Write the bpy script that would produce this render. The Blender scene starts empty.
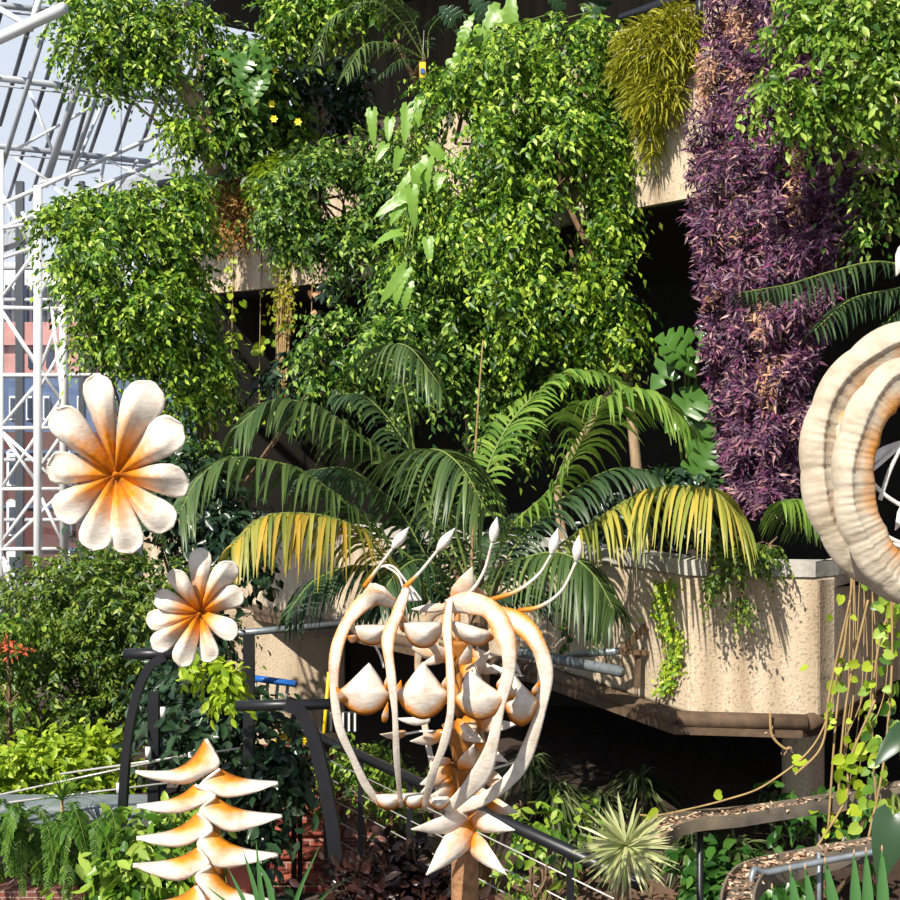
import bpy, math, random
import numpy as np
from mathutils import Vector

SC = bpy.context.scene
COL = SC.collection
F, CZ, HOR = 1300.0, 4.5, 450.0

# ------------------------------------------------------------------ camera, sky, sun, exposure
cam_d = bpy.data.cameras.new('camera')
cam = bpy.data.objects.new('camera', cam_d); COL.objects.link(cam)
cam.location = (0, 0, CZ); cam.rotation_euler = (math.pi / 2, 0, 0)
cam_d.sensor_width = 36; cam_d.lens = 36 * F / 900; cam_d.clip_end = 400
SC.camera = cam

world = bpy.data.worlds.new('sky'); SC.world = world; world.use_nodes = True
nt = world.node_tree; nt.nodes.clear()
wo = nt.nodes.new('ShaderNodeOutputWorld'); bg = nt.nodes.new('ShaderNodeBackground')
tc = nt.nodes.new('ShaderNodeTexCoord'); sp = nt.nodes.new('ShaderNodeSeparateXYZ'); rp = nt.nodes.new('ShaderNodeValToRGB')
nt.links.new(tc.outputs['Generated'], sp.inputs[0]); nt.links.new(sp.outputs['Z'], rp.inputs[0])
rp.color_ramp.elements[0].position = 0.0; rp.color_ramp.elements[0].color = (0.55, 0.60, 0.68, 1)
rp.color_ramp.elements[1].position = 0.75; rp.color_ramp.elements[1].color = (0.24, 0.33, 0.52, 1)
for p_, c_ in ((0.12, (0.80, 0.86, 0.95, 1)), (0.36, (0.76, 0.84, 0.95, 1)), (0.5, (0.40, 0.50, 0.70, 1))):
    e = rp.color_ramp.elements.new(p_); e.color = c_
nt.links.new(rp.outputs[0], bg.inputs[0]); bg.inputs[1].default_value = 0.84
nt.links.new(bg.outputs[0], wo.inputs[0])

sun_d = bpy.data.lights.new('sun', 'SUN'); sun_d.energy = 5.8; sun_d.angle = math.radians(0.6); sun_d.color = (1.0, 0.94, 0.84)
sun = bpy.data.objects.new('sun', sun_d); COL.objects.link(sun)
SUN_DIR = Vector((0.42, 0.66, -0.72)).normalized()
sun.rotation_euler = SUN_DIR.to_track_quat('-Z', 'Y').to_euler()

vs = SC.view_settings
SC.display_settings.display_device = 'sRGB'
vs.view_transform = 'Standard'; vs.look = 'None'; vs.gamma = 1; vs.use_curve_mapping = False
vs.exposure = 0.26

# ------------------------------------------------------------------ helpers
def A(px, py, Y):                       # a photo direction at distance Y -> a world point
    return np.array([(px - 450) * Y / F, Y, CZ + (HOR - py) * Y / F])
def S(px, Y): return px * Y / F
def lin(r, g, b):
    f = lambda c: (c / 255 / 12.92) if c <= 10 else ((c / 255 + 0.055) / 1.055) ** 2.4
    return (f(r), f(g), f(b), 1)
def unit(v):
    v = np.asarray(v, float); n = np.linalg.norm(v, axis=-1, keepdims=True); return v / np.maximum(n, 1e-9)
UP = np.array([0, 0, 1.0]); TOCAM = np.array([0, -1.0, 0])

def catmull(pts, n):
    P = np.asarray(pts, float); m = len(P)
    if m == 2:
        t = np.linspace(0, 1, n)[:, None]; return P[0] * (1 - t) + P[1] * t
    ext = np.vstack([2 * P[0] - P[1], P, 2 * P[-1] - P[-2]])
    out = []
    for u in np.linspace(0, m - 1 - 1e-6, n):
        i = int(u); t = u - i; a, b, c, d = ext[i:i + 4]
        out.append(0.5 * (2 * b + (c - a) * t + (2 * a - 5 * b + 4 * c - d) * t * t + (3 * b - 3 * c + d - a) * t ** 3))
    return np.array(out)

class MB:
    """collects geometry; build() links it as ONE mesh object"""
    def __init__(self): self.v = []; self.f = []; self.n = 0; self.s = []
    def add(self, v, f, stain=None):
        v = np.asarray(v, float)
        self.v.append(v); self.s.append(np.zeros(len(v)) if stain is None else np.asarray(stain, float))
        for q in f: self.f.append(tuple(i + self.n for i in q))
        self.n += len(v)
    def add_np(self, v, f):             # f: int array of equal-sided faces
        self.add(v, [tuple(r) for r in np.asarray(f).tolist()])
    def box(self, c, size, rz=0, ax=None):
        c = np.asarray(c, float); h = np.asarray(size, float) / 2
        k = np.array([[-1,-1,-1],[1,-1,-1],[1,1,-1],[-1,1,-1],[-1,-1,1],[1,-1,1],[1,1,1],[-1,1,1]]) * h
        if ax is not None: k = k @ np.asarray(ax)
        elif rz:
            cs, sn = math.cos(rz), math.sin(rz); k = k @ np.array([[cs, sn, 0], [-sn, cs, 0], [0, 0, 1]])
        self.add(k + c, [(0,3,2,1),(4,5,6,7),(0,1,5,4),(1,2,6,5),(2,3,7,6),(3,0,4,7)])
    def tube(self, pts, r, sides=8, smooth=0, cap=True, stain=None, flat=None):
        P = catmull(pts, smooth) if smooth else np.asarray(pts, float)
        n = len(P); R = np.interp(np.linspace(0, 1, n), np.linspace(0, 1, len(r)), r) if hasattr(r, '__len__') else np.full(n, r)
        T = unit(np.gradient(P, axis=0)); ref = np.array([0, 0, 1.0]) if abs(T[0][2]) < 0.9 else np.array([1.0, 0, 0])
        u = unit(np.cross(T[0], ref)); V = []; ST = []
        a = np.linspace(0, 2 * np.pi, sides, endpoint=False) + (np.pi / 4 if sides == 4 else 0)
        for i in range(n):
            u = unit(u - T[i] * np.dot(u, T[i])); w = np.cross(T[i], u)
            V.append(P[i] + R[i] * (np.cos(a)[:, None] * u + np.sin(a)[:, None] * w * (flat or 1)))
        fs = []
        for i in range(n - 1):
            for j in range(sides):
                k = (j + 1) % sides; fs.append((i*sides+j, i*sides+k, (i+1)*sides+k, (i+1)*sides+j))
        if cap: fs += [tuple(range(sides))[::-1], tuple((n-1)*sides + j for j in range(sides))]
        if stain is not None: ST = np.repeat(np.interp(np.linspace(0,1,n), np.linspace(0,1,len(stain)), stain), sides)
        self.add(np.vstack(V), fs, ST if stain is not None else None)
    def grid(self, G, stain=None, close_u=False):       # G: (n,m,3)
        n, m = G.shape[:2]; fs = []
        for i in range(n if close_u else n - 1):
            for j in range(m - 1):
                k = (i + 1) % n; fs.append((i*m+j, i*m+j+1, k*m+j+1, k*m+j))
        self.add(G.reshape(-1, 3), fs, None if stain is None else stain.reshape(-1))
    def prism(self, poly, z0, z1):
        n = len(poly); v = [(x, y, z0) for x, y in poly] + [(x, y, z1) for x, y in poly]
        fs = [tuple(range(n))[::-1], tuple(range(n, 2 * n))] + [(i, (i+1) % n, n + (i+1) % n, n + i) for i in range(n)]
        self.add(v, fs)
    def build(self, name, m, parent=None, smooth=True, thick=0, bevel=0, sub=0):
        v = np.vstack(self.v) if self.v else np.zeros((0, 3))
        if parent is None: off = np.array([(v[:,0].min()+v[:,0].max())/2, (v[:,1].min()+v[:,1].max())/2, v[:,2].min()])
        else: off = wloc(parent)
        me = bpy.data.meshes.new(name); me.from_pydata((v - off).tolist(), [], self.f)
        st = np.concatenate(self.s)
        if st.any():
            at = me.attributes.new('stain', 'FLOAT', 'POINT'); at.data.foreach_set('value', st.astype(np.float32))
        if smooth: me.polygons.foreach_set('use_smooth', np.ones(len(me.polygons), bool))
        me.materials.append(m); me.update()
        o = bpy.data.objects.new(name, me); COL.objects.link(o)
        if parent is None: o.location = off
        else: o.parent = parent
        if thick: md = o.modifiers.new('thickness', 'SOLIDIFY'); md.thickness = thick; md.offset = 0
        if sub: md = o.modifiers.new('sub', 'SUBSURF'); md.levels = sub; md.render_levels = sub
        if bevel: md = o.modifiers.new('bevel', 'BEVEL'); md.width = bevel; md.segments = 2; md.limit_method = 'ANGLE'
        return o
def wloc(o):
    p = np.zeros(3)
    while o is not None: p = p + np.array(o.location); o = o.parent
    return p
def tag(o, label, cat, group=None, kind=None):
    if label: o['label'] = label
    if cat: o['category'] = cat
    if group: o['group'] = group
    if kind: o['kind'] = kind
    return o
def thing(name, loc, label, cat, group=None, kind=None):
    o = bpy.data.objects.new(name, None); COL.objects.link(o); o.location = tuple(loc); o.empty_display_size = 0.1
    return tag(o, label, cat, group, kind)
def struct(o): o['kind'] = 'structure'; return o

# ------------------------------------------------------------------ materials
def newmat(name):
    m = bpy.data.materials.new(name); m.use_nodes = True; t = m.node_tree
    return m, t, t.nodes['Principled BSDF'], t.nodes['Material Output']
def N(t, kind, **kw):
    n = t.nodes.new(kind)
    for k, v in kw.items(): setattr(n, k, v)
    return n
def ramp(t, cols, inp=None):
    r = N(t, 'ShaderNodeValToRGB'); el = r.color_ramp.elements
    while len(el) < len(cols): el.new(0.5)
    for i, c in enumerate(cols):
        p, col = c if isinstance(c[0], float) and len(c) == 2 else (i / max(1, len(cols) - 1), c)
        el[i].position = p; el[i].color = col
    if inp is not None: t.links.new(inp, r.inputs[0])
    return r
def plain(name, col, rough=0.6, metal=0, var=0.25, scale=8, bump=0.0, col2=None, stretch=(1,1,1), spec=0.5):
    m, t, b, o = newmat(name)
    tc = N(t, 'ShaderNodeTexCoord'); mp = N(t, 'ShaderNodeMapping'); mp.inputs['Scale'].default_value = stretch
    t.links.new(tc.outputs['Object'], mp.inputs[0])
    n = N(t, 'ShaderNodeTexNoise'); n.inputs['Scale'].default_value = scale; n.inputs['Detail'].default_value = 6
    t.links.new(mp.outputs[0], n.inputs['Vector'])
    c2 = col2 or tuple(x * (1 - var) for x in col[:3]) + (1,)
    r = ramp(t, [(0.3, col), (0.7, c2)], n.outputs['Fac']); t.links.new(r.outputs[0], b.inputs['Base Color'])
    b.inputs['Roughness'].default_value = rough; b.inputs['Metallic'].default_value = metal
    b.inputs['Specular IOR Level'].default_value = spec
    if bump:
        bp = N(t, 'ShaderNodeBump'); bp.inputs['Strength'].default_value = bump; bp.inputs['Distance'].default_value = 0.02
        t.links.new(n.outputs['Fac'], bp.inputs['Height']); t.links.new(bp.outputs[0], b.inputs['Normal'])
    return m
def leafmat(name, cols, rough=0.42, trans=0.28, spec=0.45):
    m, t, b, o = newmat(name)
    g = N(t, 'ShaderNodeNewGeometry'); r = ramp(t, cols, g.outputs['Random Per Island'])
    t.links.new(r.outputs[0], b.inputs['Base Color']); b.inputs['Roughness'].default_value = rough
    b.inputs['Specular IOR Level'].default_value = spec
    tr = N(t, 'ShaderNodeBsdfTranslucent'); t.links.new(r.outputs[0], tr.inputs[0])
    mx = N(t, 'ShaderNodeMixShader'); mx.inputs[0].default_value = trans
    t.links.new(b.outputs[0], mx.inputs[1]); t.links.new(tr.outputs[0], mx.inputs[2]); t.links.new(mx.outputs[0], o.inputs[0])
    return m
def concrete(name, base, dark, speck, spec_amt=0.5, scale=40):
    m, t, b, o = newmat(name)
    tc = N(t, 'ShaderNodeTexCoord')
    n1 = N(t, 'ShaderNodeTexNoise'); n1.inputs['Scale'].default_value = 1.2; n1.inputs['Detail'].default_value = 8
    mp = N(t, 'ShaderNodeMapping'); mp.inputs['Scale'].default_value = (3.0, 3.0, 0.35)
    t.links.new(tc.outputs['Object'], mp.inputs[0]); t.links.new(mp.outputs[0], n1.inputs['Vector'])
    r1 = ramp(t, [(0.42, base), (0.72, dark)], n1.outputs['Fac'])
    v = N(t, 'ShaderNodeTexNoise'); v.inputs['Scale'].default_value = scale; v.inputs['Detail'].default_value = 2
    t.links.new(tc.outputs['Object'], v.inputs['Vector'])
    r2 = ramp(t, [(0.56, (0, 0, 0, 1)), (0.68, (spec_amt,) * 3 + (1,))], v.outputs['Fac'])
    mx = N(t, 'ShaderNodeMix', data_type='RGBA'); t.links.new(r2.outputs[0], mx.inputs['Factor'])
    t.links.new(r1.outputs[0], mx.inputs['A']); mx.inputs['B'].default_value = speck
    t.links.new(mx.outputs['Result'], b.inputs['Base Color']); b.inputs['Roughness'].default_value = 0.9
    b.inputs['Specular IOR Level'].default_value = 0.2
    bp = N(t, 'ShaderNodeBump'); bp.inputs['Strength'].default_value = 0.5; bp.inputs['Distance'].default_value = 0.015
    t.links.new(v.outputs['Fac'], bp.inputs['Height']); t.links.new(bp.outputs[0], b.inputs['Normal'])
    return m
def brick(name, c1, c2, mortar, scale=1.0):
    m, t, b, o = newmat(name)
    tc = N(t, 'ShaderNodeTexCoord'); mp = N(t, 'ShaderNodeMapping'); mp.inputs['Rotation'].default_value = (math.pi / 2, 0, 0)
    t.links.new(tc.outputs['Object'], mp.inputs[0])
    k = N(t, 'ShaderNodeTexBrick'); k.inputs['Color1'].default_value = c1; k.inputs['Color2'].default_value = c2; k.inputs['Mortar'].default_value = mortar
    k.inputs['Scale'].default_value = scale; k.inputs['Brick Width'].default_value = 0.215; k.inputs['Row Height'].default_value = 0.072; k.inputs['Mortar Size'].default_value = 0.006
    t.links.new(mp.outputs[0], k.inputs['Vector']); t.links.new(k.outputs[0], b.inputs['Base Color']); b.inputs['Roughness'].default_value = 0.8
    return m
def papermat(name, white, orange, deep):
    m, t, b, o = newmat(name)
    at = N(t, 'ShaderNodeAttribute', attribute_name='stain'); tc = N(t, 'ShaderNodeTexCoord')
    n = N(t, 'ShaderNodeTexNoise'); n.inputs['Scale'].default_value = 22; n.inputs['Detail'].default_value = 7
    t.links.new(tc.outputs['Object'], n.inputs['Vector'])
    ma = N(t, 'ShaderNodeMath', operation='MULTIPLY_ADD'); t.links.new(n.outputs['Fac'], ma.inputs[0]); ma.inputs[1].default_value = 0.5; ma.inputs[2].default_value = -0.25
    ad = N(t, 'ShaderNodeMath', operation='ADD'); t.links.new(at.outputs['Fac'], ad.inputs[0]); t.links.new(ma.outputs[0], ad.inputs[1])
    mid = tuple(0.45 * a + 0.55 * b_ for a, b_ in zip(white, orange))
    r = ramp(t, [(0.10, white), (0.32, mid), (0.58, orange), (1.0, deep)], ad.outputs[0])
    n2 = N(t, 'ShaderNodeTexNoise'); n2.inputs['Scale'].default_value = 9; n2.inputs['Detail'].default_value = 8; n2.inputs['Roughness'].default_value = 0.7
    t.links.new(tc.outputs['Object'], n2.inputs['Vector'])
    r2 = ramp(t, [(0.45, (1, 1, 1, 1)), (0.72, (0.66, 0.60, 0.53, 1))], n2.outputs['Fac'])
    mx = N(t, 'ShaderNodeMix', data_type='RGBA', blend_type='MULTIPLY'); mx.inputs['Factor'].default_value = 1
    t.links.new(r.outputs[0], mx.inputs['A']); t.links.new(r2.outputs[0], mx.inputs['B'])
    t.links.new(mx.outputs['Result'], b.inputs['Base Color']); b.inputs['Roughness'].default_value = 0.55
    b.inputs['Specular IOR Level'].default_value = 0.25
    w = N(t, 'ShaderNodeTexNoise'); w.inputs['Scale'].default_value = 30; w.inputs['Detail'].default_value = 5
    mp = N(t, 'ShaderNodeMapping'); mp.inputs['Scale'].default_value = (1.0, 1.0, 2.5); t.links.new(tc.outputs['Object'], mp.inputs[0]); t.links.new(mp.outputs[0], w.inputs['Vector'])
    bp = N(t, 'ShaderNodeBump'); bp.inputs['Strength'].default_value = 0.3; bp.inputs['Distance'].default_value = 0.008
    t.links.new(w.outputs['Fac'], bp.inputs['Height']); t.links.new(bp.outputs[0], b.inputs['Normal'])
    return m

M = {}
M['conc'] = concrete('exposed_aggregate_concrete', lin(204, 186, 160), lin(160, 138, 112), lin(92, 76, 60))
M['conc_dark'] = concrete('dark_concrete', lin(84, 72, 60), lin(54, 46, 38), lin(40, 34, 28), 0.3)  # much darker brown-grey version of the concrete
M['conc_smooth'] = concrete('smooth_concrete', lin(196, 190, 180), lin(140, 134, 126), lin(120, 112, 104), 0.15, 20)
M['slate'] = plain('grey_coping', lin(128, 138, 140), 0.6, var=0.3, scale=6)
M['recess'] = plain('recess_shade', lin(40, 34, 29), 0.9, var=0.4, scale=3)  # near-black base paints the recess shade into soffits and inner walls
M['soil'] = plain('soil', lin(62, 46, 34), 1.0, var=0.5, scale=14, bump=0.8)
M['paving'] = plain('floor_paving', lin(92, 78, 66), 0.9, var=0.35, scale=5)
M['white_steel'] = plain('white_painted_steel', lin(226, 226, 226), 0.45, var=0.12, scale=3)
M['grey_steel'] = plain('grey_painted_steel', lin(170, 172, 176), 0.5, var=0.2, scale=3)
M['dark_bar'] = plain('dark_glazing_bar', lin(70, 74, 80), 0.5, var=0.2)
M['black_steel'] = plain('black_painted_steel', lin(30, 30, 33), 0.4, var=0.3, scale=12)
M['zinc'] = plain('galvanised_pipe', lin(138, 146, 150), 0.45, 0.4, var=0.3, scale=15)
M['rust'] = plain('rusted_channel', lin(104, 82, 62), 0.8, var=0.5, scale=10, bump=0.4)
M['wood'] = plain('weathered_deck_board', lin(120, 92, 72), 0.8, var=0.4, scale=5, stretch=(1, 1, 1))
M['bark'] = plain('brown_bark', lin(128, 100, 74), 0.9, var=0.5, scale=14, bump=0.7, stretch=(2, 2, .5))
M['bark_pale'] = plain('pale_bark', lin(176, 150, 116), 0.9, var=0.4, scale=14, bump=0.6, stretch=(2, 2, .5))
M['post_stone'] = plain('carved_wood_post', lin(172, 126, 86), 0.9, var=0.55, scale=22, bump=1.0)
M['brickwork'] = brick('brown_brickwork', lin(128, 74, 60), lin(104, 62, 54), lin(168, 150, 136), 1.9)
M['brick_red'] = brick('red_step_brick', lin(156, 78, 60), lin(120, 60, 50), lin(170, 150, 136))
M['nosing'] = plain('red_brick_nosing', lin(166, 84, 64), 0.7, var=0.35, scale=12)
M['paper'] = papermat('stained_paper_skin', lin(222, 212, 198), lin(220, 140, 32), lin(150, 82, 16))
M['paper_tan'] = papermat('stained_cream_skin', lin(190, 177, 156), lin(196, 130, 54), lin(140, 84, 30))
M['paper_white'] = plain('white_paper_skin', lin(224, 218, 208), 0.5, var=0.15, scale=20, bump=0.3)
M['brown_paper'] = plain('ochre_brown_skin', lin(178, 116, 48), 0.6, var=0.6, scale=16, bump=0.5)
M['blue'] = plain('blue_painted_metal', lin(36, 104, 190), 0.4, var=0.25)
M['yellow'] = plain('yellow_plastic', lin(236, 200, 30), 0.4, var=0.15)
M['cable'] = plain('steel_wire', lin(200, 196, 190), 0.35, 0.3, var=0.1)
M['debris'] = leafmat('fallen_leaves', [lin(150, 110, 84), lin(206, 172, 140), lin(226, 196, 168), lin(120, 84, 60)], 0.8, 0.1, 0.2)
g3 = lambda *a: [lin(*x) for x in a]
M['l_ficus'] = leafmat('ficus_leaf', g3((26, 56, 16), (62, 106, 24), (110, 152, 34), (164, 194, 56), (190, 210, 84), (78, 124, 28), (40, 76, 20)))
M['l_ficus_b'] = leafmat('ficus_leaf_deep', g3((20, 46, 18), (46, 86, 26), (84, 128, 38), (142, 176, 66), (170, 194, 90), (58, 100, 30), (28, 60, 22)))
M['l_ficus_c'] = leafmat('ficus_leaf_yellow', g3((70, 110, 22), (120, 160, 32), (166, 190, 48), (196, 206, 70)))
M['l_olive'] = leafmat('olive_leaf', g3((36, 60, 22), (70, 102, 34), (110, 138, 46), (150, 164, 60), (66, 98, 34), (90, 120, 40)))
M['l_dark'] = leafmat('dark_glossy_leaf', g3((20, 38, 24), (36, 60, 38), (56, 84, 52), (26, 46, 30), (74, 92, 66)), 0.28, 0.1)
M['l_burg'] = leafmat('burgundy_leaf', g3((34, 26, 24), (52, 32, 30), (72, 44, 36), (40, 38, 32)), 0.25, 0.08)
M['l_palm'] = leafmat('palm_leaflet', g3((46, 68, 34), (74, 98, 48), (108, 130, 70), (62, 86, 42), (92, 116, 60)), 0.4, 0.25)
M['l_palm_dark'] = leafmat('palm_leaflet_dark', g3((36, 58, 34), (56, 80, 46), (74, 100, 58)), 0.4, 0.2)
M['l_palm_lime'] = leafmat('palm_leaflet_lime', g3((74, 112, 38), (104, 142, 50), (140, 168, 70), (88, 124, 44)), 0.4, 0.3)
M['l_palm_yel'] = leafmat('palm_leaflet_yellowing', g3((108, 126, 52), (140, 152, 64), (176, 174, 80), (196, 176, 76), (124, 140, 56)), 0.45, 0.3)
M['l_palm_gold'] = leafmat('palm_leaflet_golden', g3((110, 126, 54), (150, 154, 66), (206, 168, 62), (130, 140, 56), (184, 176, 88), (120, 134, 58)), 0.45, 0.3)
M['l_purple'] = leafmat('purple_leaf', g3((40, 24, 44), (66, 40, 72), (96, 54, 90), (140, 66, 112), (56, 36, 68), (124, 84, 112), (60, 38, 70), (206, 160, 150), (80, 50, 86), (160, 108, 124), (50, 30, 60)), 0.45, 0.2)
M['l_straw'] = leafmat('dry_straw_leaf', g3((150, 104, 84), (196, 152, 118), (218, 180, 142), (168, 112, 100)), 0.8, 0.15, 0.2)
M['l_fern_y'] = leafmat('yellow_green_strand', g3((104, 112, 20), (146, 148, 30), (178, 172, 48), (120, 128, 26)), 0.5, 0.25)
M['l_rust'] = leafmat('rusty_dry_fern', g3((104, 66, 24), (150, 104, 44), (184, 138, 66), (124, 96, 40), (196, 160, 90)), 0.7, 0.2)
M['l_lime'] = leafmat('lime_leaf', g3((120, 152, 26), (160, 186, 40), (190, 208, 62), (100, 140, 30)), 0.45, 0.35)
M['l_bright'] = leafmat('bright_green_leaf', g3((52, 92, 26), (92, 134, 36), (140, 172, 56), (172, 194, 84), (72, 112, 32)), 0.38, 0.3)
M['l_phil'] = leafmat('philodendron_leaf', g3((96, 142, 44), (126, 168, 62), (150, 184, 84)), 0.35, 0.35)
M['l_mons'] = leafmat('monstera_leaf', g3((30, 70, 28), (54, 98, 36), (88, 130, 54), (40, 80, 30)), 0.32, 0.25)
M['l_fern'] = leafmat('fern_leaf', g3((52, 92, 26), (80, 122, 34), (110, 146, 46)), 0.5, 0.3)
M['l_spider'] = leafmat('spider_blade', g3((50, 70, 34), (84, 100, 56), (120, 128, 84), (64, 88, 44)), 0.45, 0.2)
M['l_yucca'] = leafmat('variegated_blade', g3((150, 164, 96), (196, 200, 140), (216, 214, 164), (120, 142, 70)), 0.45, 0.2)
M['l_agave'] = leafmat('stiff_green_blade', g3((52, 96, 50), (76, 122, 64), (96, 140, 80)), 0.4, 0.15)
M['flower_y'] = plain('yellow_flower', lin(240, 216, 30), 0.5, var=0.1)
M['flower_r'] = plain('orange_red_flower', lin(236, 104, 60), 0.5, var=0.25)
M['stem_green'] = plain('green_stem', lin(120, 138, 60), 0.6, var=0.3)
M['stem_tan'] = plain('tan_stem', lin(176, 146, 96), 0.8, var=0.4)
def glassmat(name, tint, k):
    m, t, b, o = newmat(name)
    tr = N(t, 'ShaderNodeBsdfTransparent'); tr.inputs[0].default_value = tint
    df = N(t, 'ShaderNodeBsdfPrincipled'); df.inputs['Base Color'].default_value = (0.75, 0.8, 0.86, 1); df.inputs['Roughness'].default_value = 0.08
    mx = N(t, 'ShaderNodeMixShader'); mx.inputs[0].default_value = k
    t.links.new(tr.outputs[0], mx.inputs[1]); t.links.new(df.outputs[0], mx.inputs[2]); t.links.new(mx.outputs[0], o.inputs[0])
    return m
M['glass'] = glassmat('clear_glass', (0.97, 0.98, 1, 1), 0.06)

# ------------------------------------------------------------------ structure: floor, terraces
mb = MB(); mb.prism([(-14, -4), (12, -4), (12, 34), (-14, 34)], -0.2, 0.0)
struct(mb.build('floor', M['paving'], smooth=False))

U = [(-5.0, 22.6), (-3.83, 21.2), (-1.5, 19.6), (1.74, 14.0), (3.3, 12.2), (5.6, 11.3)]
L = [(-5.2, 22.0), (-3.1, 19.1), (1.0, 13.4), (2.03, 11.0), (3.07, 10.85), (4.25, 12.6), (6.5, 12.8)]
OFF = np.array([0.80, 0.60])
def offs(poly, d): return [tuple(np.array(p) + OFF * d) for p in poly]
def band(mb, poly, z0, z1, d=0.22, slope=0.0):     # a wall along a polyline
    bk = offs(poly, d)
    for i in range(len(poly) - 1):
        a, b, c, e = poly[i], poly[i+1], bk[i+1], bk[i]
        v = [(*a, z0), (*b, z0), (*c, z0), (*e, z0), (*a, z1), (*b, z1), (*c, z1), (*e, z1)]
        mb.add(v, [(0,3,2,1),(4,5,6,7),(0,1,5,4),(2,3,7,6),(1,2,6,5),(3,0,4,7)])
def slab(mb, poly, z0, z1, d0, d1):
    mb.prism(offs(poly, d0) + offs(poly, d1)[::-1], z0, z1)

UZ0, UZ1, LZ0, LZ1 = 7.06, 9.0, 2.26, 3.44
mb = MB(); band(mb, U, UZ0, UZ1, 0.25); struct(mb.build('wall_terrace', M['conc'], smooth=False))
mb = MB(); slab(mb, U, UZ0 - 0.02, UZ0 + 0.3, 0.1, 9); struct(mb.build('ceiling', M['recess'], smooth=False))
mb = MB(); slab(mb, U, UZ1 - 0.35, UZ1 - 0.2, 0.25, 2.2); struct(mb.build('trim_4', M['soil'], smooth=False))
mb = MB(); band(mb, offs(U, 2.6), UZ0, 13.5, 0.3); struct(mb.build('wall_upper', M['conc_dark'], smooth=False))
mb = MB(); slab(mb, U, 12.1, 12.5, 0.4, 9); struct(mb.build('trim_5', M['recess'], smooth=False))
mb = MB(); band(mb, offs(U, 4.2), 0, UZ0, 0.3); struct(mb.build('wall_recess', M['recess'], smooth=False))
mb = MB(); a_ = np.array([-4.0, 21.5]); b_ = a_ + OFF * 4.6; h_ = np.array([-OFF[1], OFF[0]]) * .12
mb.prism([tuple(a_ - h_), tuple(b_ - h_), tuple(b_ + h_), tuple(a_ + h_)], 0, UZ0); struct(mb.build('wall_left', M['recess'], smooth=False))
mb = MB(); band(mb, L, LZ0, LZ1, 0.22); struct(mb.build('wall_balcony', M['conc'], smooth=False, bevel=0.03))
mb = MB(); band(mb, offs(L, -0.03), LZ1, LZ1 + 0.13, 0.3); struct(mb.build('trim_1', M['conc_smooth'], smooth=False))
mb = MB(); slab(mb, L, LZ0, LZ0 + 0.12, 0.05, 5); struct(mb.build('trim_2', M['recess'], smooth=False))
mb = MB(); slab(mb, L, LZ1 - 0.2, LZ1 - 0.1, 0.22, 2.6); struct(mb.build('trim_3', M['soil'], smooth=False))
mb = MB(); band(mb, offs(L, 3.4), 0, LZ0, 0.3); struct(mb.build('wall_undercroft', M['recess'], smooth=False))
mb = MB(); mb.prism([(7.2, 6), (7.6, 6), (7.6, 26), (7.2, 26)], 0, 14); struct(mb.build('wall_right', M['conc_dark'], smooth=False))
# deep ledge and gutter below the balcony planter
lg = offs(L[1:6], -0.14)
ledge = thing('balcony_gutter', (1.0, 13.3, LZ0 - 0.12), 'rusty brown gutter ledge along the bottom of the pale balcony planter', 'gutter')
mb = MB()
for i in range(len(lg) - 1):
    a, b = np.array([*lg[i], LZ0 - 0.02]), np.array([*lg[i+1], LZ0 - 0.02])
    mb.tube([a, b], 0.07, 10)
mb.build('gutter_pipe', M['rust'], ledge)
mb = MB(); band(mb, offs(L[1:6], -0.2), LZ0 - 0.14, LZ0 - 0.06, 0.3); mb.build('ledge_board', M['rust'], ledge, smooth=False)

# supporting column in the undercroft
mb = MB(); c0 = A(803, 860, 12.6); mb.tube([(c0[0], 12.6, 0), (c0[0], 12.6, LZ0)], 0.2, 24)
tag(mb.build('concrete_column', M['conc']), 'round speckled concrete column in the dark under the balcony', 'column')

# planted bank under the balcony
mb = MB(); gx = np.linspace(-0.2, 5.0, 30); gy = np.linspace(10.2, 17, 30)
G = np.zeros((30, 30, 3)); rng = np.random.default_rng(3)
for i, x in enumerate(gx):
    for j, y in enumerate(gy): G[i, j] = (x, y, 0.02 + 1.1 * min(1, max(0, (y - 10.3) / 2.6)) * min(1, (x + .2) / 0.8) + 0.04 * rng.random())
mb.grid(G); bank = mb.build('planted_bank', M['soil']); struct(bank)

# raised bed at left with brick front and grey coping
mb = MB(); mb.prism([(-5.5, 9.0), (-2.0, 9.0), (-3.6, 16), (-8.5, 16)], 0, 1.45); struct(mb.build('wall_brick_planter', M['brickwork'], smooth=False))
mb = MB(); mb.prism([(-5.4, 9.3), (-2.15, 9.3), (-3.65, 15.8), (-8.2, 15.8)], 1.45, 1.5); struct(mb.build('trim_6', M['soil'], smooth=False))
mb = MB(); mb.prism([(-6.0, 10.35), (-2.36, 10.35), (-2.46, 10.75), (-6.0, 10.75)], 1.5, 1.66); struct(mb.build('trim_7', M['slate'], smooth=False, bevel=0.03))

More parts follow.
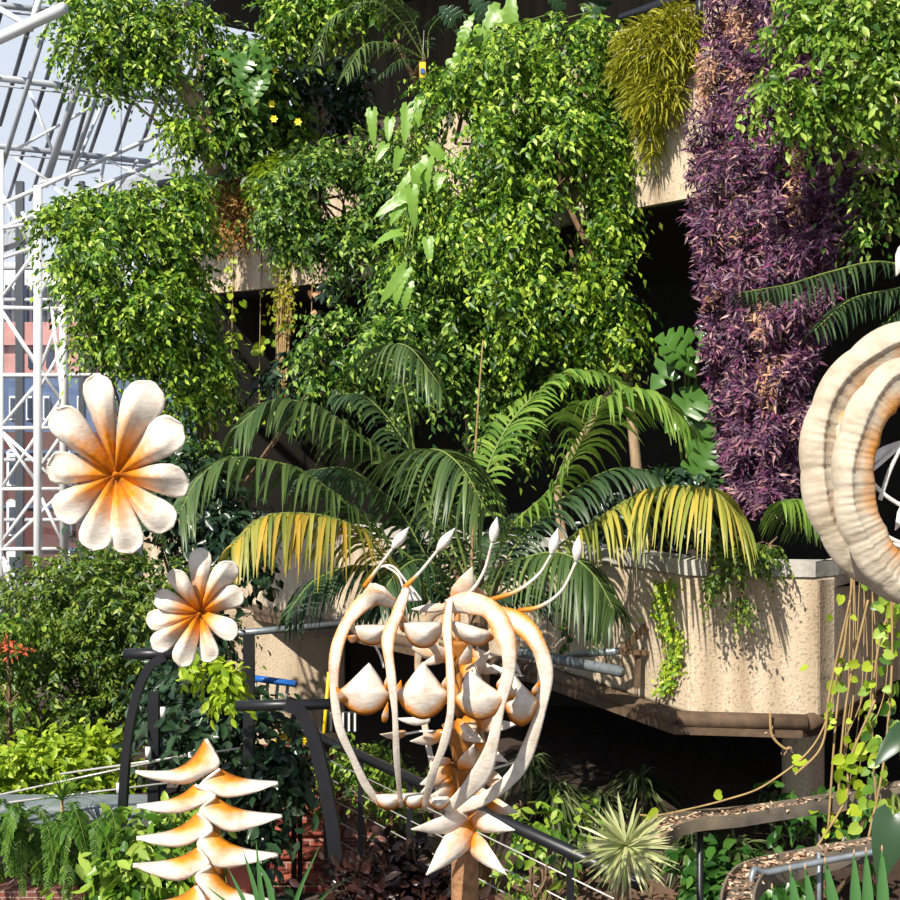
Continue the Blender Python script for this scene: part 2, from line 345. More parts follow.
# brick staircase
st = thing('brick_staircase', (-1.7, 13.6, 0), 'red brick staircase with rounded nosings behind the black curved post', 'stairs')
for k in range(6):
    y0 = 13.2 + 0.3 * k; x0, x1 = -2.3, -1.12 - 0.06 * k
    mb = MB(); mb.box(((x0 + x1) / 2, y0 + 0.6, 0.075 + 0.15 * k), (x1 - x0, 1.2, 0.15)); s_ = mb.build('step', M['brick_red'], st, smooth=False)
    mb = MB(); mb.tube([(x0, y0 - 0.01, 0.13 + 0.15 * k), (x1, y0 - 0.01, 0.13 + 0.15 * k)], 0.028, 8); mb.box(((x0 + x1) / 2, y0 + .14, 0.145 + 0.15 * k), (x1 - x0, .3, .02)); mb.build('nosing', M['nosing'], s_)
mb = MB()
for k in range(4): mb.prism([(-1.12, 13.0 + 0.6 * k), (-0.62, 13.0 + .6 * k), (-0.62, 13.6 + .6 * k), (-1.12, 13.6 + .6 * k)], 0, 0.3 + 0.16 * k)
mb.build('cheek_wall', M['brickwork'], st, smooth=False)

# timber deck
D0, D1 = np.array([-0.85, 12.4]), np.array([1.25, 8.0]); dd = unit(D1 - D0); dn = np.array([-dd[1], dd[0]])
if dn[1] < 0: dn = -dn
mb = MB()
for k in range(15):
    c = (D0 + D1) / 2 + dn * (0.05 + 0.14 * k); a = c - dd * 2.6; b = c + dd * 2.6; h = dn * 0.062
    mb.prism([tuple(a - h), tuple(b - h), tuple(b + h), tuple(a + h)], 0.62, 0.66)
mb.box((*((D0 + D1) / 2 + dn), 0.31), (1.6, 1.6, 0.62))
struct(mb.build('floor_deck', M['wood'], smooth=False))

# ------------------------------------------------------------------ glazed roof and wall at left
Rv = np.array([0.39, -0.92, 0.085]); Ru = np.array([0.92, 0.39, 0.0]); Ro = A(0, 148, 30.0); Rn = unit(np.cross(Ru, Rv))
def roofpt(px, py, lift=0.0):
    d = np.array([(px - 450) / F, 1.0, (HOR - py) / F]); o = np.array([0, 0, CZ])
    t = np.dot(Ro + UP * lift - o, Rn) / np.dot(d, Rn); return o + d * t
c1, c2, c3, c4 = roofpt(-60, 252), roofpt(300, 108), roofpt(300, -40), roofpt(-60, -40)
mb = MB(); mb.add([c1, c2, c3, c4], [(0, 1, 2, 3)])
roof = mb.build('window_1', M['glass'], smooth=False); struct(roof)
bars = [(-30, 120, 10, 0), (0, 125, 43, 0), (0, 195, 0, 195), (8, 200, 78, 0), (30, 200, 100, 0), (66, 178, 122, 0), (84, 170, 150, 0), (114, 158, 170, 0), (140, 150, 200, 0), (165, 140, 225, 0)]
for (x0, y0, x1, y1) in bars:
    if y0 == y1: continue
    mb = MB(); mb.tube([roofpt(x0, y0, .06), roofpt(x1, y1 - 20, .06)], 0.05, 4); mb.build('glazing_bar', M['dark_bar'], roof)
def lattice_tube(mb, a, b, r, Y=None): mb.tube([a, b], r, 10)
for (x0, y0, x1, y1, w) in [(-40, 73, 235, 107, 5), (-40, 142, 150, 162, 5), (-40, 1, 75, 13, 4)]:
    mb = MB(); a, b = roofpt(x0, y0, -0.15), roofpt(x1, y1, -0.15); mb.tube([a, b], S(w, 28) / 2 * 1.3, 10)
    mb.tube([roofpt(x0, y0 + 8, -0.15), roofpt(x1, y1 + 5, -0.15)], S(2, 28) / 2, 8)
    o = mb.build('roof_purlin', M['grey_steel'], None)
    tag(o, {73: 'long grey steel purlin tube crossing the glass roof, middle of the three', 142: 'grey steel purlin tube lowest on the glass roof', 1: 'short grey purlin tube at the top left corner of the glass roof'}[y0], 'steel beam', 'purlins under the glass roof')
for (x0, y0, x1, y1, w, lab) in [(45, 185, 80, 78, 8, 'thick leaning white steel rafter tube rising from the lattice tower'), (-5, 190, 48, 20, 5, 'leaning steel rafter nearest the left edge of the glass roof'), (66, 185, 108, 65, 5, 'thinner leaning steel rafter beside the small hanging tree branches')]:
    mb = MB(); mb.tube([A(x0, y0, 25.5), A(x1, y1, 23.5)], S(w, 24) / 2, 12); tag(mb.build('roof_rafter', M['grey_steel']), lab, 'steel beam', 'rafters under the glass roof')
mb = MB(); mb.tube([A(-30, 52, 17.5), A(64, 8, 16.5)], S(12, 17) / 2, 16); tag(mb.build('roof_tie', M['white_steel']), 'bright white thick steel tube at the top left corner', 'steel beam')
mb = MB(); mb.tube([A(-10, 3, 18), A(25, 24, 17.3)], S(6, 17) / 2, 10); mb.tube([A(30, 30, 17.3), A(45, -20, 17.5)], S(7, 17) / 2, 10)
tag(mb.build('roof_strut', M['white_steel']), 'thin white braces meeting the thick white tube at the top left', 'steel beam')
# eave beam and its lattice truss
mb = MB()
ea, eb = roofpt(-20, 232, -.1), roofpt(222, 146, -.1)
mb.add([ea, eb, eb - UP * .62, ea - UP * .62, ea + np.array([.3, .3, 0]), eb + np.array([.3, .3, 0]), eb + np.array([.3, .3, -.62]), ea + np.array([.3, .3, -.62])], [(0,1,2,3),(4,7,6,5),(0,4,5,1),(3,2,6,7),(1,5,6,2),(0,3,7,4)])
tag(mb.build('eave_beam', M['grey_steel'], smooth=False), 'flat grey eaves beam slanting across under the glass roof', 'beam')
tr = thing('roof_truss', A(-10, 225, 25), 'white steel lattice truss with crossed braces below the glass roof', 'truss')
YT = 25
def tm(name, segs, r, parent, Y=YT, m='white_steel'):
    for s in segs:
        mb = MB(); mb.tube([A(s[0], s[1], Y), A(s[2], s[3], Y)], S(r, Y) / 2, 8); mb.build(name, M[m], parent)
tm('chord', [(-20, 214, 165, 132), (-20, 238, 185, 150)], 4.5, tr)
tm('brace', [(108, 160, 160, 184), (138, 160, 105, 205), (160, 165, 155, 137), (178, 140, 172, 178), (195, 148, 170, 182), (98, 195, 105, 158), (55, 188, 78, 208), (0, 190, 30, 245), (70, 180, 105, 98), (15, 150, 95, 105), (30, 92, 52, 150), (15, 158, 55, 185), (40, 182, 100, 170)], 3.2, tr)
# lattice tower columns
tw = thing('lattice_tower', (A(38, 600, 25)[0], 25, 0), 'white steel lattice tower of tubes and crossed braces at the left edge', 'column')
tm('upright', [(38, 186, 38, 690), (64, 200, 64, 560)], 9, tw)
tm('upright', [(2, 150, 2, 690)], 4, tw)
tm('rail', [(-20, 307, 66, 309), (-20, 375, 126, 375), (-20, 428, 66, 428), (-20, 489, 66, 489), (-20, 549, 66, 549), (-20, 232, 40, 222), (-20, 265, 36, 247)], 4, tw)
tm('brace', [(0, 300, 38, 248), (0, 308, 38, 368), (0, 308, 66, 408), (0, 428, 38, 382), (38, 392, 64, 345), (0, 490, 66, 392), (38, 375, 66, 300), (0, 430, 38, 484), (0, 430, 66, 490), (38, 470, 66, 428), (0, 544, 38, 492), (0, 552, 64, 490), (40, 495, 64, 545), (0, 553, 36, 612), (0, 553, 20, 620), (38, 608, 66, 556), (52, 308, 64, 415), (22, 212, 38, 240), (55, 262, 38, 300)], 3.6, tw)
# glazed side wall
gw = MB(); p0, p1 = A(-60, 640, 27.5), A(225, 640, 28.5)
gw.add([(p0[0], p0[1], 0.3), (p1[0], p1[1], 0.3), (p1[0], p1[1], 10.2), (p0[0], p0[1], 10.2)], [(0, 1, 2, 3)])
win = gw.build('window_2', M['glass'], smooth=False); struct(win)
for px in (-2, 20, 82, 112, 140):
    mb = MB(); a = A(px, 640, 27.6); mb.box((a[0], a[1], 5.2), (0.11 if px != 20 else .16, 0.12, 10)); mb.build('mullion', M['dark_bar'], win, smooth=False)
for py in (268, 300, 376, 460, 520, 585):
    mb = MB(); a, b = A(-60, py, 27.5), A(225, py, 27.9); mb.tube([a, b], 0.05, 6); mb.build('transom', M['grey_steel'], win)

# street and the houses beyond the glass
mb = MB(); mb.prism([(-60, 36), (10, 36), (10, 120), (-60, 120)], -6.2, -6.0); struct(mb.build('ground', M['paving'], smooth=False))
YB = 62
M['b_white'] = plain('white_render', lin(232, 234, 236), 0.7, var=0.1); M['b_pink'] = plain('pink_brick', lin(196, 140, 130), 0.8, var=0.2, scale=2)
M['b_blue'] = plain('blue_grey_cladding', lin(84, 104, 140), 0.5, var=0.3, scale=1.5); M['b_brown'] = plain('dark_red_brick', lin(96, 52, 44), 0.8, var=0.3, scale=2)
M['b_glass'] = plain('dark_window_pane', lin(52, 62, 80), 0.15, var=0.3)
def block(mb, x0, y0, x1, y1, Y, depth):
    a, b = A(x0, y1, Y), A(x1, y0, Y); mb.box(((a[0]+b[0])/2, Y + depth/2, (a[2]+b[2])/2), (b[0]-a[0], depth, b[2]-a[2]))
hb = thing('office_building', (A(40, 300, 75)[0], 75, -6), 'white office building with vertical fins beyond the glass wall', 'building')
mb = MB(); block(mb, -60, 262, 150, 590, 76, 10); mb.build('wall', M['b_white'], hb, smooth=False)
for x in range(-40, 150, 9):
    mb = MB(); block(mb, x, 285, x + 4, 330, 75.6, .4); mb.build('window', M['b_glass'], hb, smooth=False)
hp = thing('pink_house', (A(50, 340, 70)[0], 70, -6), 'pink brick house with sloping roof beyond the glass wall', 'building')
mb = MB(); block(mb, -60, 335, 85, 640, 70, 5); mb.build('wall', M['b_pink'], hp, smooth=False)
mb = MB(); a, b, c = A(-60, 322, 69.6), A(88, 322, 69.6), A(104, 345, 69.6)
mb.add([a, b, c, A(-60, 345, 69.6), a + [0, 6, 0], b + [0, 6, 0], c + [0, 6, 0], A(-60, 345, 69.6) + [0, 6, 0]], [(0,3,2,1),(4,5,6,7),(0,1,5,4),(1,2,6,5)]); mb.build('roof', M['b_pink'], hp, smooth=False)
for x in (28, 46): 
    mb = MB(); block(mb, x, 350, x + 7, 368, 69.9, .2); mb.build('window', M['b_glass'], hp, smooth=False)
hB = thing('blue_building', (A(50, 400, 66)[0], 66, -6), 'blue-grey clad building with paired windows beyond the glass wall', 'building')
mb = MB(); block(mb, -60, 377, 190, 640, 66, 3); mb.build('wall', M['b_blue'], hB, smooth=False)
for x in range(-8, 130, 17):
    mb = MB(); block(mb, x, 396, x + 6, 420, 65.9, .2); f_ = mb.build('window_frame', M['b_white'], hB, smooth=False)
    mb = MB(); block(mb, x + 1.2, 398, x + 4.8, 418, 65.75, .2); mb.build('pane', M['b_glass'], f_, smooth=False)
hr = thing('brick_house', (A(50, 500, YB)[0], YB, -6), 'dark red brick house with white arched windows beyond the glass wall', 'building')
mb = MB(); block(mb, -60, 432, 170, 700, YB, 3); mb.build('wall', M['b_brown'], hr, smooth=False)
for y in (450, 505, 548):
    mb = MB(); block(mb, -60, y, 170, y + 3, YB - .15, .2); mb.build('string_course', M['b_blue'], hr, smooth=False)
for x in (8, 62, 84):
    for y in (460, 510, 560):
        mb = MB(); block(mb, x - 1.5, y - 6, x + 9, y + 26, YB - .2, .2)
        c = A(x + 3.75, y - 6, YB - .1); w = S(5.25, YB); mb.add(np.vstack([c, [c + [w * math.cos(t), -.1, w * math.sin(t)] for t in np.linspace(0, math.pi, 12)]]), [(0, i, i + 1) for i in range(1, 12)])
        f_ = mb.build('window_frame', M['b_white'], hr, smooth=False)
        mb = MB(); block(mb, x + 1, y - 3, x + 6.5, y + 24, YB - .4, .2); mb.build('pane', M['b_glass'], f_, smooth=False)
#@@PLANTS
# ------------------------------------------------------------------ leaf and plant builders
T_OVATE = (np.array([[0, 0, 0], [.42, -.23, .05], [.45, 0, -.03], [.42, .23, .05], [1, 0, -.08]]), [(0, 2, 1), (0, 3, 2), (1, 2, 4), (2, 3, 4)])
T_LANCE = (np.array([[0, 0, 0], [.35, -.12, .04], [.4, 0, -.02], [.35, .12, .04], [1, 0, -.14]]), [(0, 2, 1), (0, 3, 2), (1, 2, 4), (2, 3, 4)])
T_LEAF = (np.array([[0, 0, 0], [.18, -.16, .03], [.45, -.25, .05], [.75, -.16, .02], [.45, 0, -.03], [.18, .16, .03], [.45, .25, .05], [.75, .16, .02], [1, 0, -.12]]), [(0, 4, 1), (1, 4, 2), (2, 4, 3), (3, 4, 8), (0, 5, 4), (5, 6, 4), (6, 7, 4), (7, 8, 4)])
T_ROUND = (np.array([[.06, 0, -.02], [-.06, -.2, .03], [.1, -.4, .05], [.42, -.44, .04], [.75, -.27, .0], [1, 0, -.1], [.75, .27, .0], [.42, .44, .04], [.1, .4, .05], [-.06, .2, .03], [.5, 0, -.06]]), [(0, 10, 1), (1, 10, 2), (2, 10, 3), (3, 10, 4), (4, 10, 5), (5, 10, 6), (6, 10, 7), (7, 10, 8), (8, 10, 9), (9, 10, 0)])
T_OLD = (np.array([[0, 0, 0], [.2, -.33, .04], [.65, -.36, .04], [.5, 0, -.05], [.2, .33, .04], [.65, .36, .04], [1, 0, -.06]]), [(0, 3, 1), (1, 3, 2), (2, 3, 6), (0, 4, 3), (4, 5, 3), (5, 6, 3)])
def scatter(mb, pos, ax, nrm, size, tpl):
    V, Fc = tpl; n = len(pos); ax = unit(ax); w = unit(np.cross(nrm, ax)); z = np.cross(ax, w); size = np.broadcast_to(size, (n,))
    vv = pos[:, None, :] + size[:, None, None] * (V[None, :, 0:1] * ax[:, None] + V[None, :, 1:2] * w[:, None] + V[None, :, 2:3] * z[:, None])
    base = (np.arange(n) * len(V))[:, None]
    fs = []
    for f in Fc: fs.append(base + np.array(f)[None])
    mb.add(vv.reshape(-1, 3), [tuple(r) for r in np.concatenate(fs).tolist()])
SEED = [11]
def nrng(): SEED[0] += 1; return np.random.default_rng(SEED[0])
def B(px, py, Y, rx, ry, rz, n): return (A(px, py, Y), np.array([S(rx, Y), rz, S(ry, Y)]), n)
def blob_leaves(mb, blobs, leaf, tpl=T_OVATE, k=9, droop=.5, tw=3.2, up=.5, rng=None, fill=.3, down=.45, gap=-.12, lam=8.0):
    rng = rng or nrng(); KV = unit(rng.normal(size=(6, 3))) * (2 * np.pi / (leaf * lam * rng.uniform(.7, 1.5, (6, 1)))); KP = rng.uniform(0, 6.28, 6)
    blobs = [(c, r, n * 1.45) for c, r, n in blobs]
    for c, r, n in blobs:
        n = int(n); m = int(n * (1 + fill)); d = unit(rng.normal(size=(m * 3, 3))); keep = (d[:, 1] < .45) & (d[:, 2] > -.85); d = d[keep][:m]; m = len(d)
        ph = rng.uniform(0, 6.28, (4, 3)); fr = rng.uniform(3, 7, (4, 3))
        lump = sum(np.sin(d @ fr[i] + ph[i, 0]) for i in range(4)) / 4
        rad = .84 + .34 * lump + rng.normal(size=m) * .07; rad[n:] *= rng.uniform(.35, .8, max(0, m - n))
        p = c + d * r * rad[:, None]; kp = np.sin(p @ KV.T + KP).sum(1) / 6 + rng.normal(size=m) * .08 > gap; p, d, m = p[kp], d[kp], int(kp.sum()); out = unit(d / r * r.mean() + np.array([0, -.25, .1]))
        L = leaf * tw * rng.uniform(.6, 1.3, m)
        side = unit(np.cross(out, UP) + rng.normal(size=(m, 3)) * .2)
        t = (np.linspace(0, 1, k))[None, :, None]
        bend = rng.normal(size=(m, 1, 3)) * .25
        path = p[:, None] + L[:, None, None] * (out[:, None] * (t - .4) * .8 + bend * t - UP * droop * t * t)
        tan = out[:, None] * .7 - UP * (2 * droop * t) + bend
        sgn = np.where(np.arange(k) % 2, 1, -1)[None, :, None]
        ax = unit(tan) * .6 + side[:, None] * sgn * .75 - UP * down + rng.normal(size=(m, k, 3)) * .3
        nr = out[:, None] * .6 + UP * up + rng.normal(size=(m, k, 3)) * .6
        sz = leaf * rng.uniform(.65, 1.15, m * k)
        scatter(mb, path.reshape(-1, 3), ax.reshape(-1, 3), nr.reshape(-1, 3), sz, tpl)
def limbs(mb, segs, smooth=10):
    for pts, r in segs: mb.tube(pts, r, 8, smooth=smooth)
def bush(name, label, cat, blobs, leaf_px, mat, stems=(), bark='bark', group=None, tpl=T_OVATE, base=None, part='foliage', stem_name='stem', **kw):
    rng = nrng(); Y0 = blobs[0][0][1]
    if tpl is T_OVATE and leaf_px >= 11.5: tpl = T_LEAF
    if base is None: base = min((b[0] - np.array([0, 0, b[1][2]]) for b in blobs), key=lambda q: q[2])
    o = thing(name, base, label, cat, group)
    mb = MB(); blob_leaves(mb, blobs, S(leaf_px, Y0), tpl, rng=rng, **kw); mb.build(part, M[mat], o)
    mb = MB()
    if stems: limbs(mb, stems)
    for c, r, n in blobs[:8]:
        j_ = c - np.array([0, 0, r[2] * .8]); b0 = np.asarray(base, float)
        mb.tube([b0, b0 * .5 + j_ * .5 + [0, .05, .03], j_], [.02, .016], 5, smooth=6)
        for q in range(3):
            e_ = c + r * np.array([rng.uniform(-.6, .6), rng.uniform(-.5, .2), rng.uniform(-.1, .7)]); mid = (np.asarray(base) * .4 + c * .6 - [0, 0, r[2] * .3])
            mb.tube([c - [0, 0, r[2] * .8], (mid + c) / 2 * .3 + c * .7, e_], [.018, .006], 5, smooth=6)
    mb.build(stem_name, M[bark], o)
    return o

def ribbon(mb, pts, wdir, widths, fold=0.0, ndir=None):     # a flat strip along pts, 3 verts wide
    P = np.asarray(pts); n = len(P); w = np.broadcast_to(wdir, P.shape); W = np.asarray(widths)[:, None]
    nd = 0 if ndir is None else np.broadcast_to(ndir, P.shape) * fold * W
    G = np.stack([P - w * W, P - nd, P + w * W], 1); mb.grid(G)
def frond(parent, name, pts, leaf, n, mat, rise=.5, droop=.55, wid=.014, rach=.014, start=.12, tipfrac=.45, rng=None, fwd=.6, both=True, seg=6):
    rng = rng or nrng(); R = catmull(pts, 60); T = unit(np.gradient(R, axis=0)); mb = MB()
    for i, u in enumerate(np.linspace(start, 1, n)):
        q = u * 59; a = min(58, int(q)); p = R[a] + (R[a+1] - R[a]) * (q - a); t = T[a]
        sd = unit(np.cross(t, UP)); nn = np.cross(sd, t)
        prof = min(1, .45 + 2.2 * (u - start)) * (1 - (1 - tipfrac) * max(0, (u - .55) / .45) ** 1.3)
        for s in ((1, -1) if both else (1,)):
            Ln = leaf * prof * rng.uniform(.88, 1.08); d0 = unit(sd * s * 1.0 + t * fwd + nn * rise * .6 + rng.normal(size=3) * .07)
            x = np.linspace(0, 1, seg)[:, None]
            path = p + Ln * (d0 * x * (1 - .28 * x * droop) - UP * droop * x ** 2 * .85)
            tn = unit(np.gradient(path, axis=0)); wd = unit(t - tn * (tn @ t)[:, None] + rng.normal(size=3) * .15)
            ww = wid * np.array([.45, .95, 1, .85, .55, .08])[:seg] * rng.uniform(.85, 1.1)
            ribbon(mb, path, wd, ww, .25, np.cross(wd, tn))
    o = mb.build(name, M[mat], parent)
    mb = MB(); mb.tube(R, [rach, rach * .35], 6); r_ = mb.build('rachis', M['stem_green'], o)
    return o
def blades(mb, c, n, length, width, droop, rng, up=(.2, 1.0), spread=6.28, face=0, stiff=False, seg=7, fold=.35):
    for i in range(n):
        a = face + rng.uniform(-.5, .5) * spread; el = rng.uniform(*up)
        d = np.array([math.cos(a) * math.cos(el), math.sin(a) * math.cos(el), math.sin(el)]); Ln = length * rng.uniform(.7, 1.1)
        x = np.linspace(0, 1, seg)[:, None]; path = np.asarray(c) + Ln * (d * x - UP * droop * rng.uniform(.7, 1.2) * x ** 2)
        wd = unit(np.cross(d, UP) + rng.normal(size=3) * .08); tn = unit(np.gradient(path, axis=0))
        ww = width * np.interp(x[:, 0], [0, .3, .75, 1], [.6, 1, .65, .03])
        ribbon(mb, path, wd, ww, fold, np.cross(wd, tn))
def bigleaf(name, parent, base, ax, nrm, Ln, W, mat, kind='arrow', curl=.35, rng=None):
    rng = rng or nrng(); n = 28; t = np.linspace(0, 1, n); ax = unit(ax); w = unit(np.cross(nrm, ax)); z = np.cross(ax, w)
    prof = np.interp(t, [0, .04, .15, .35, .6, .85, 1], [0, .55, .95, 1.0, .78, .38, .0])
    if kind == 'arrow': prof = np.interp(t, [0, .05, .2, .4, .7, .9, 1], [.3, .8, 1, .8, .62, .32, 0]); prof = prof * (1 + .09 * np.sin(t * 34))
    if kind == 'split': prof = prof * (1 - .62 * (np.sin(t * 27 + .6) > .45) * (t > .1) * (t < .92))
    if kind == 'lobed': prof = prof * (.72 + .38 * np.abs(np.sin(t * 17)))
    cur = -curl * Ln * t ** 2
    mid = base + ax * (t * Ln)[:, None] + z * cur[:, None] + (-UP) * (curl * .3 * Ln * t ** 2)[:, None]
    back = -ax * .18 * Ln * (1 - t)[:, None] * (prof > .01)[:, None]
    l = mid - w * (prof * W)[:, None] + z * (.22 * W * prof)[:, None] + back; r = mid + w * (prof * W)[:, None] + z * (.22 * W * prof)[:, None] + back
    lm = mid - w * (prof * W * .5)[:, None] + z * (.15 * W * prof)[:, None] + back * .4; rm = mid + w * (prof * W * .5)[:, None] + z * (.15 * W * prof)[:, None] + back * .4
    mb = MB(); mb.grid(np.stack([l, lm, mid, rm, r], 1)); return mb.build(name, M[mat], parent)
def leafy(name, label, cat, base, specs, mat, Y, kind, stemmat='stem_green', group=None, stem_r=.012):
    """plant of big leaves; specs: (px, py of leaf base, px, py of tip, width px, Y)"""
    o = thing(name, base, label, cat, group); rng = nrng(); mbs = MB()
    for (x0, y0, x1, y1, w, Yl) in specs:
        b = A(x0, y0, Yl); tp = A(x1, y1, Yl - .08); nr = unit(np.array([rng.uniform(-.35, .35), -1, .55 + rng.uniform(-.2, .3)]))
        Ln = np.linalg.norm(tp - b); bigleaf('leaf', o, b, tp - b, nr, Ln, S(w, Yl) / 2, mat, kind, rng.uniform(.1, .35), rng)
        mbs.tube([np.asarray(base), (np.asarray(base) + b) / 2 + [0, .1, .12], b], [stem_r, stem_r * .5], 6, smooth=8)
    mbs.build('stem', M[stemmat], o); return o
def vine(name, label, pts, leaf, n, mat, stem='stem_tan', r=.008, tpl=T_ROUND, group=None, jit=.05, hang=.7, cat='vine'):
    rng = nrng(); R = catmull(pts, 40); o = thing(name, R[-1], label, cat, group); mb = MB(); mb.tube(R, r, 6); mb.build('stem', M[stem], o)
    idx = rng.uniform(2, 39, n).astype(int); p = R[idx] + rng.normal(size=(n, 3)) * jit
    ax = rng.normal(size=(n, 3)) * [1, .5, .3] - UP * hang; nr = TOCAM + UP * .4 + rng.normal(size=(n, 3)) * .35
    mb = MB(); scatter(mb, p, ax, nr, leaf * rng.uniform(.6, 1.15, n), tpl); mb.build('foliage', M[mat], o); return o

# ------------------------------------------------------------------ back: plants on the upper terrace
Uy = lambda px: float(np.interp(px, [162, 215, 350, 612, 690, 800, 900], [22.6, 21.2, 19.6, 14.0, 13.15, 12.2, 11.5]))
ZT = UZ1 - .2
# tree at the top left, leaning trunk
Y = 19.5; s = lambda *q: [A(x, y, Y) for x, y in q]
bush('fig_tree', 'small tree with forked brown trunk leaning left over the glass roof, top left', 'tree',
     [B(118, 12, Y, 58, 30, .9, 210), B(165, 38, Y, 48, 34, .9, 230), B(95, 48, Y - .2, 36, 30, .7, 120), B(192, 25, Y, 26, 24, .6, 80), B(140, 72, Y - .1, 40, 18, .6, 110), B(110, 74, Y, 32, 14, .4, 50), B(182, 126, Y - .2, 22, 14, .5, 60), B(200, 140, Y - .1, 14, 10, .4, 30), B(85, 15, Y, 30, 24, .6, 70)],
     8.5, 'l_ficus', [(s((216, 172), (206, 148), (196, 110), (180, 82), (160, 50), (135, 30)), [.13, .03]), (s((211, 160), (212, 125), (200, 100), (172, 60), (175, 20)), [.1, .03]), (s((196, 112), (185, 90), (160, 80), (148, 70)), [.05, .015]), (s((212, 130), (188, 126), (175, 120)), [.04, .012]), (s((190, 95), (200, 70), (205, 40)), [.05, .015])], 'bark_pale', base=A(216, 172, Y), tpl=T_OVATE, stem_name='trunk')
# left big ficus bush with trunk
Y = 15.5
s = lambda *q: [A(x, y, Y) for x, y in q]
zb = A(195, 430, Y)
bush('weeping_fig', 'large rounded weeping fig with small leaves right of the white lattice tower', 'tree',
     [B(130, 250, Y, 62, 48, 1.1, 360), B(160, 215, Y + .2, 44, 30, .9, 190), B(95, 215, Y, 50, 25, .8, 140), B(62, 235, Y, 32, 28, .6, 80), B(85, 275, Y - .1, 34, 28, .7, 100), B(150, 310, Y - .2, 58, 46, 1., 300), B(182, 290, Y, 30, 44, .8, 170), B(125, 335, Y, 36, 30, .7, 130), B(95, 345, Y, 22, 22, .5, 40), B(175, 360, Y, 40, 26, .8, 150), B(190, 395, Y, 30, 26, .6, 80), B(215, 370, Y, 20, 40, .5, 80), B(188, 225, Y - .1, 22, 34, .5, 110), B(190, 190, Y, 20, 14, .4, 50)],
     8.5, 'l_ficus', [(s((214, 470), (200, 420), (185, 375), (165, 300), (130, 240)), [.09, .03]), (s((212, 470), (198, 410), (190, 330), (180, 240)), [.07, .02]), ([A(213, 470, Y), A(215, 560, Y), [-2.85, Y, 1.5]], [.1, .14])], 'bark', base=(-2.85, Y, 1.5), stem_name='trunk', gap=-.26, lam=8)
# plants on the terrace above the left parapet
Y = 20
bush('flowering_shrub', 'dense green shrub with yellow flowers standing behind the left parapet rail', 'shrub',
     [B(250, 90, Y, 38, 45, .9, 210), B(232, 130, Y, 26, 36, .8, 110), B(270, 140, Y, 34, 34, .8, 150), B(245, 55, Y, 24, 18, .6, 60), B(225, 75, Y, 20, 22, .5, 50), B(300, 150, Y, 22, 30, .6, 80)], 11, 'l_ficus_b', base=A(255, 178, Y), tpl=T_OVATE)
for i, (x, y) in enumerate([(226, 60), (275, 70), (274, 119), (272, 104), (298, 122), (249, 84)]):
    mb = MB(); c = A(x, y, 18.9)
    for k in range(6):
        a = k * math.pi / 3; scatter(mb, c[None], np.array([[math.cos(a), -.3, math.sin(a)]]), np.array([[0, -1., .2]]), .06, T_ROUND)
    mb.build('flower', M['flower_y'], bpy.data.objects['flowering_shrub'])
leafy('split_leaf_plant', 'bright split-leaf monstera above the yellow-flowered shrub', 'plant', A(248, 110, 19.6),
      [(240, 62, 214, 46, 20, 18.9), (256, 44, 240, 62, 20, 18.9), (262, 50, 268, 80, 24, 18.8), (248, 60, 232, 82, 24, 18.8), (262, 80, 250, 104, 22, 18.8), (246, 84, 258, 112, 22, 18.8)], 'l_mons', 19, 'split')
bush('dark_climber', 'shaded dark climber hanging on the wall left of the small top palm', 'shrub', [B(320, 110, 20.5, 30, 40, .5, 130), B(300, 80, 20.5, 22, 30, .5, 70), B(345, 90, 20.6, 18, 30, .5, 50)], 11, 'l_dark', base=A(320, 160, 20.6))
bush('trailing_shrub', 'leafy green branches trailing from the top edge above the yellow-flowered shrub', 'shrub', [B(300, 12, 19, 34, 24, .7, 120), B(285, 40, 19, 18, 22, .5, 50), B(325, 25, 19, 22, 24, .5, 70), B(350, 5, 19, 26, 20, .5, 60)], 9.5, 'l_ficus', base=A(310, -10, 19.4))
# top palm
pt = thing('potted_palm', A(425, 98, 18.5), 'small palm with pale drooping fronds and brown stems on the top terrace', 'palm')
Y = 18.3
for pts, L_, m_ in [([(425, 60, Y), (395, 45, Y - .3), (365, 45, Y - .6), (345, 75, Y - .8)], 36, 'l_palm'), ([(425, 60, Y), (400, 20, Y - .2), (370, 2, Y - .4), (330, 20, Y - .6), (318, 55, Y - .7)], 34, 'l_palm'), ([(428, 58, Y), (430, 30, Y), (450, 12, Y - .2), (480, 20, Y - .3)], 26, 'l_palm_dark'), ([(425, 58, Y), (415, 25, Y), (400, 5, Y - .2), (380, -10, Y - .3)], 34, 'l_palm'), ([(424, 62, Y), (400, 60, Y - .4), (380, 75, Y - .5)], 22, 'l_palm_dark')]:
    frond(pt, 'frond', [A(*p) for p in pts], S(L_, Y), 26, m_, rise=.2, droop=.7, wid=.014, rach=.014)
mb = MB(); mb.tube([A(425, 98, 18.5), A(415, 78, Y), A(425, 58, Y)], [.05, .03], 8, smooth=8); mb.tube([A(423, 98, 18.5), A(405, 60, Y), A(395, 40, Y)], [.04, .02], 8, smooth=8); mb.build('trunk', M['bark'], pt)
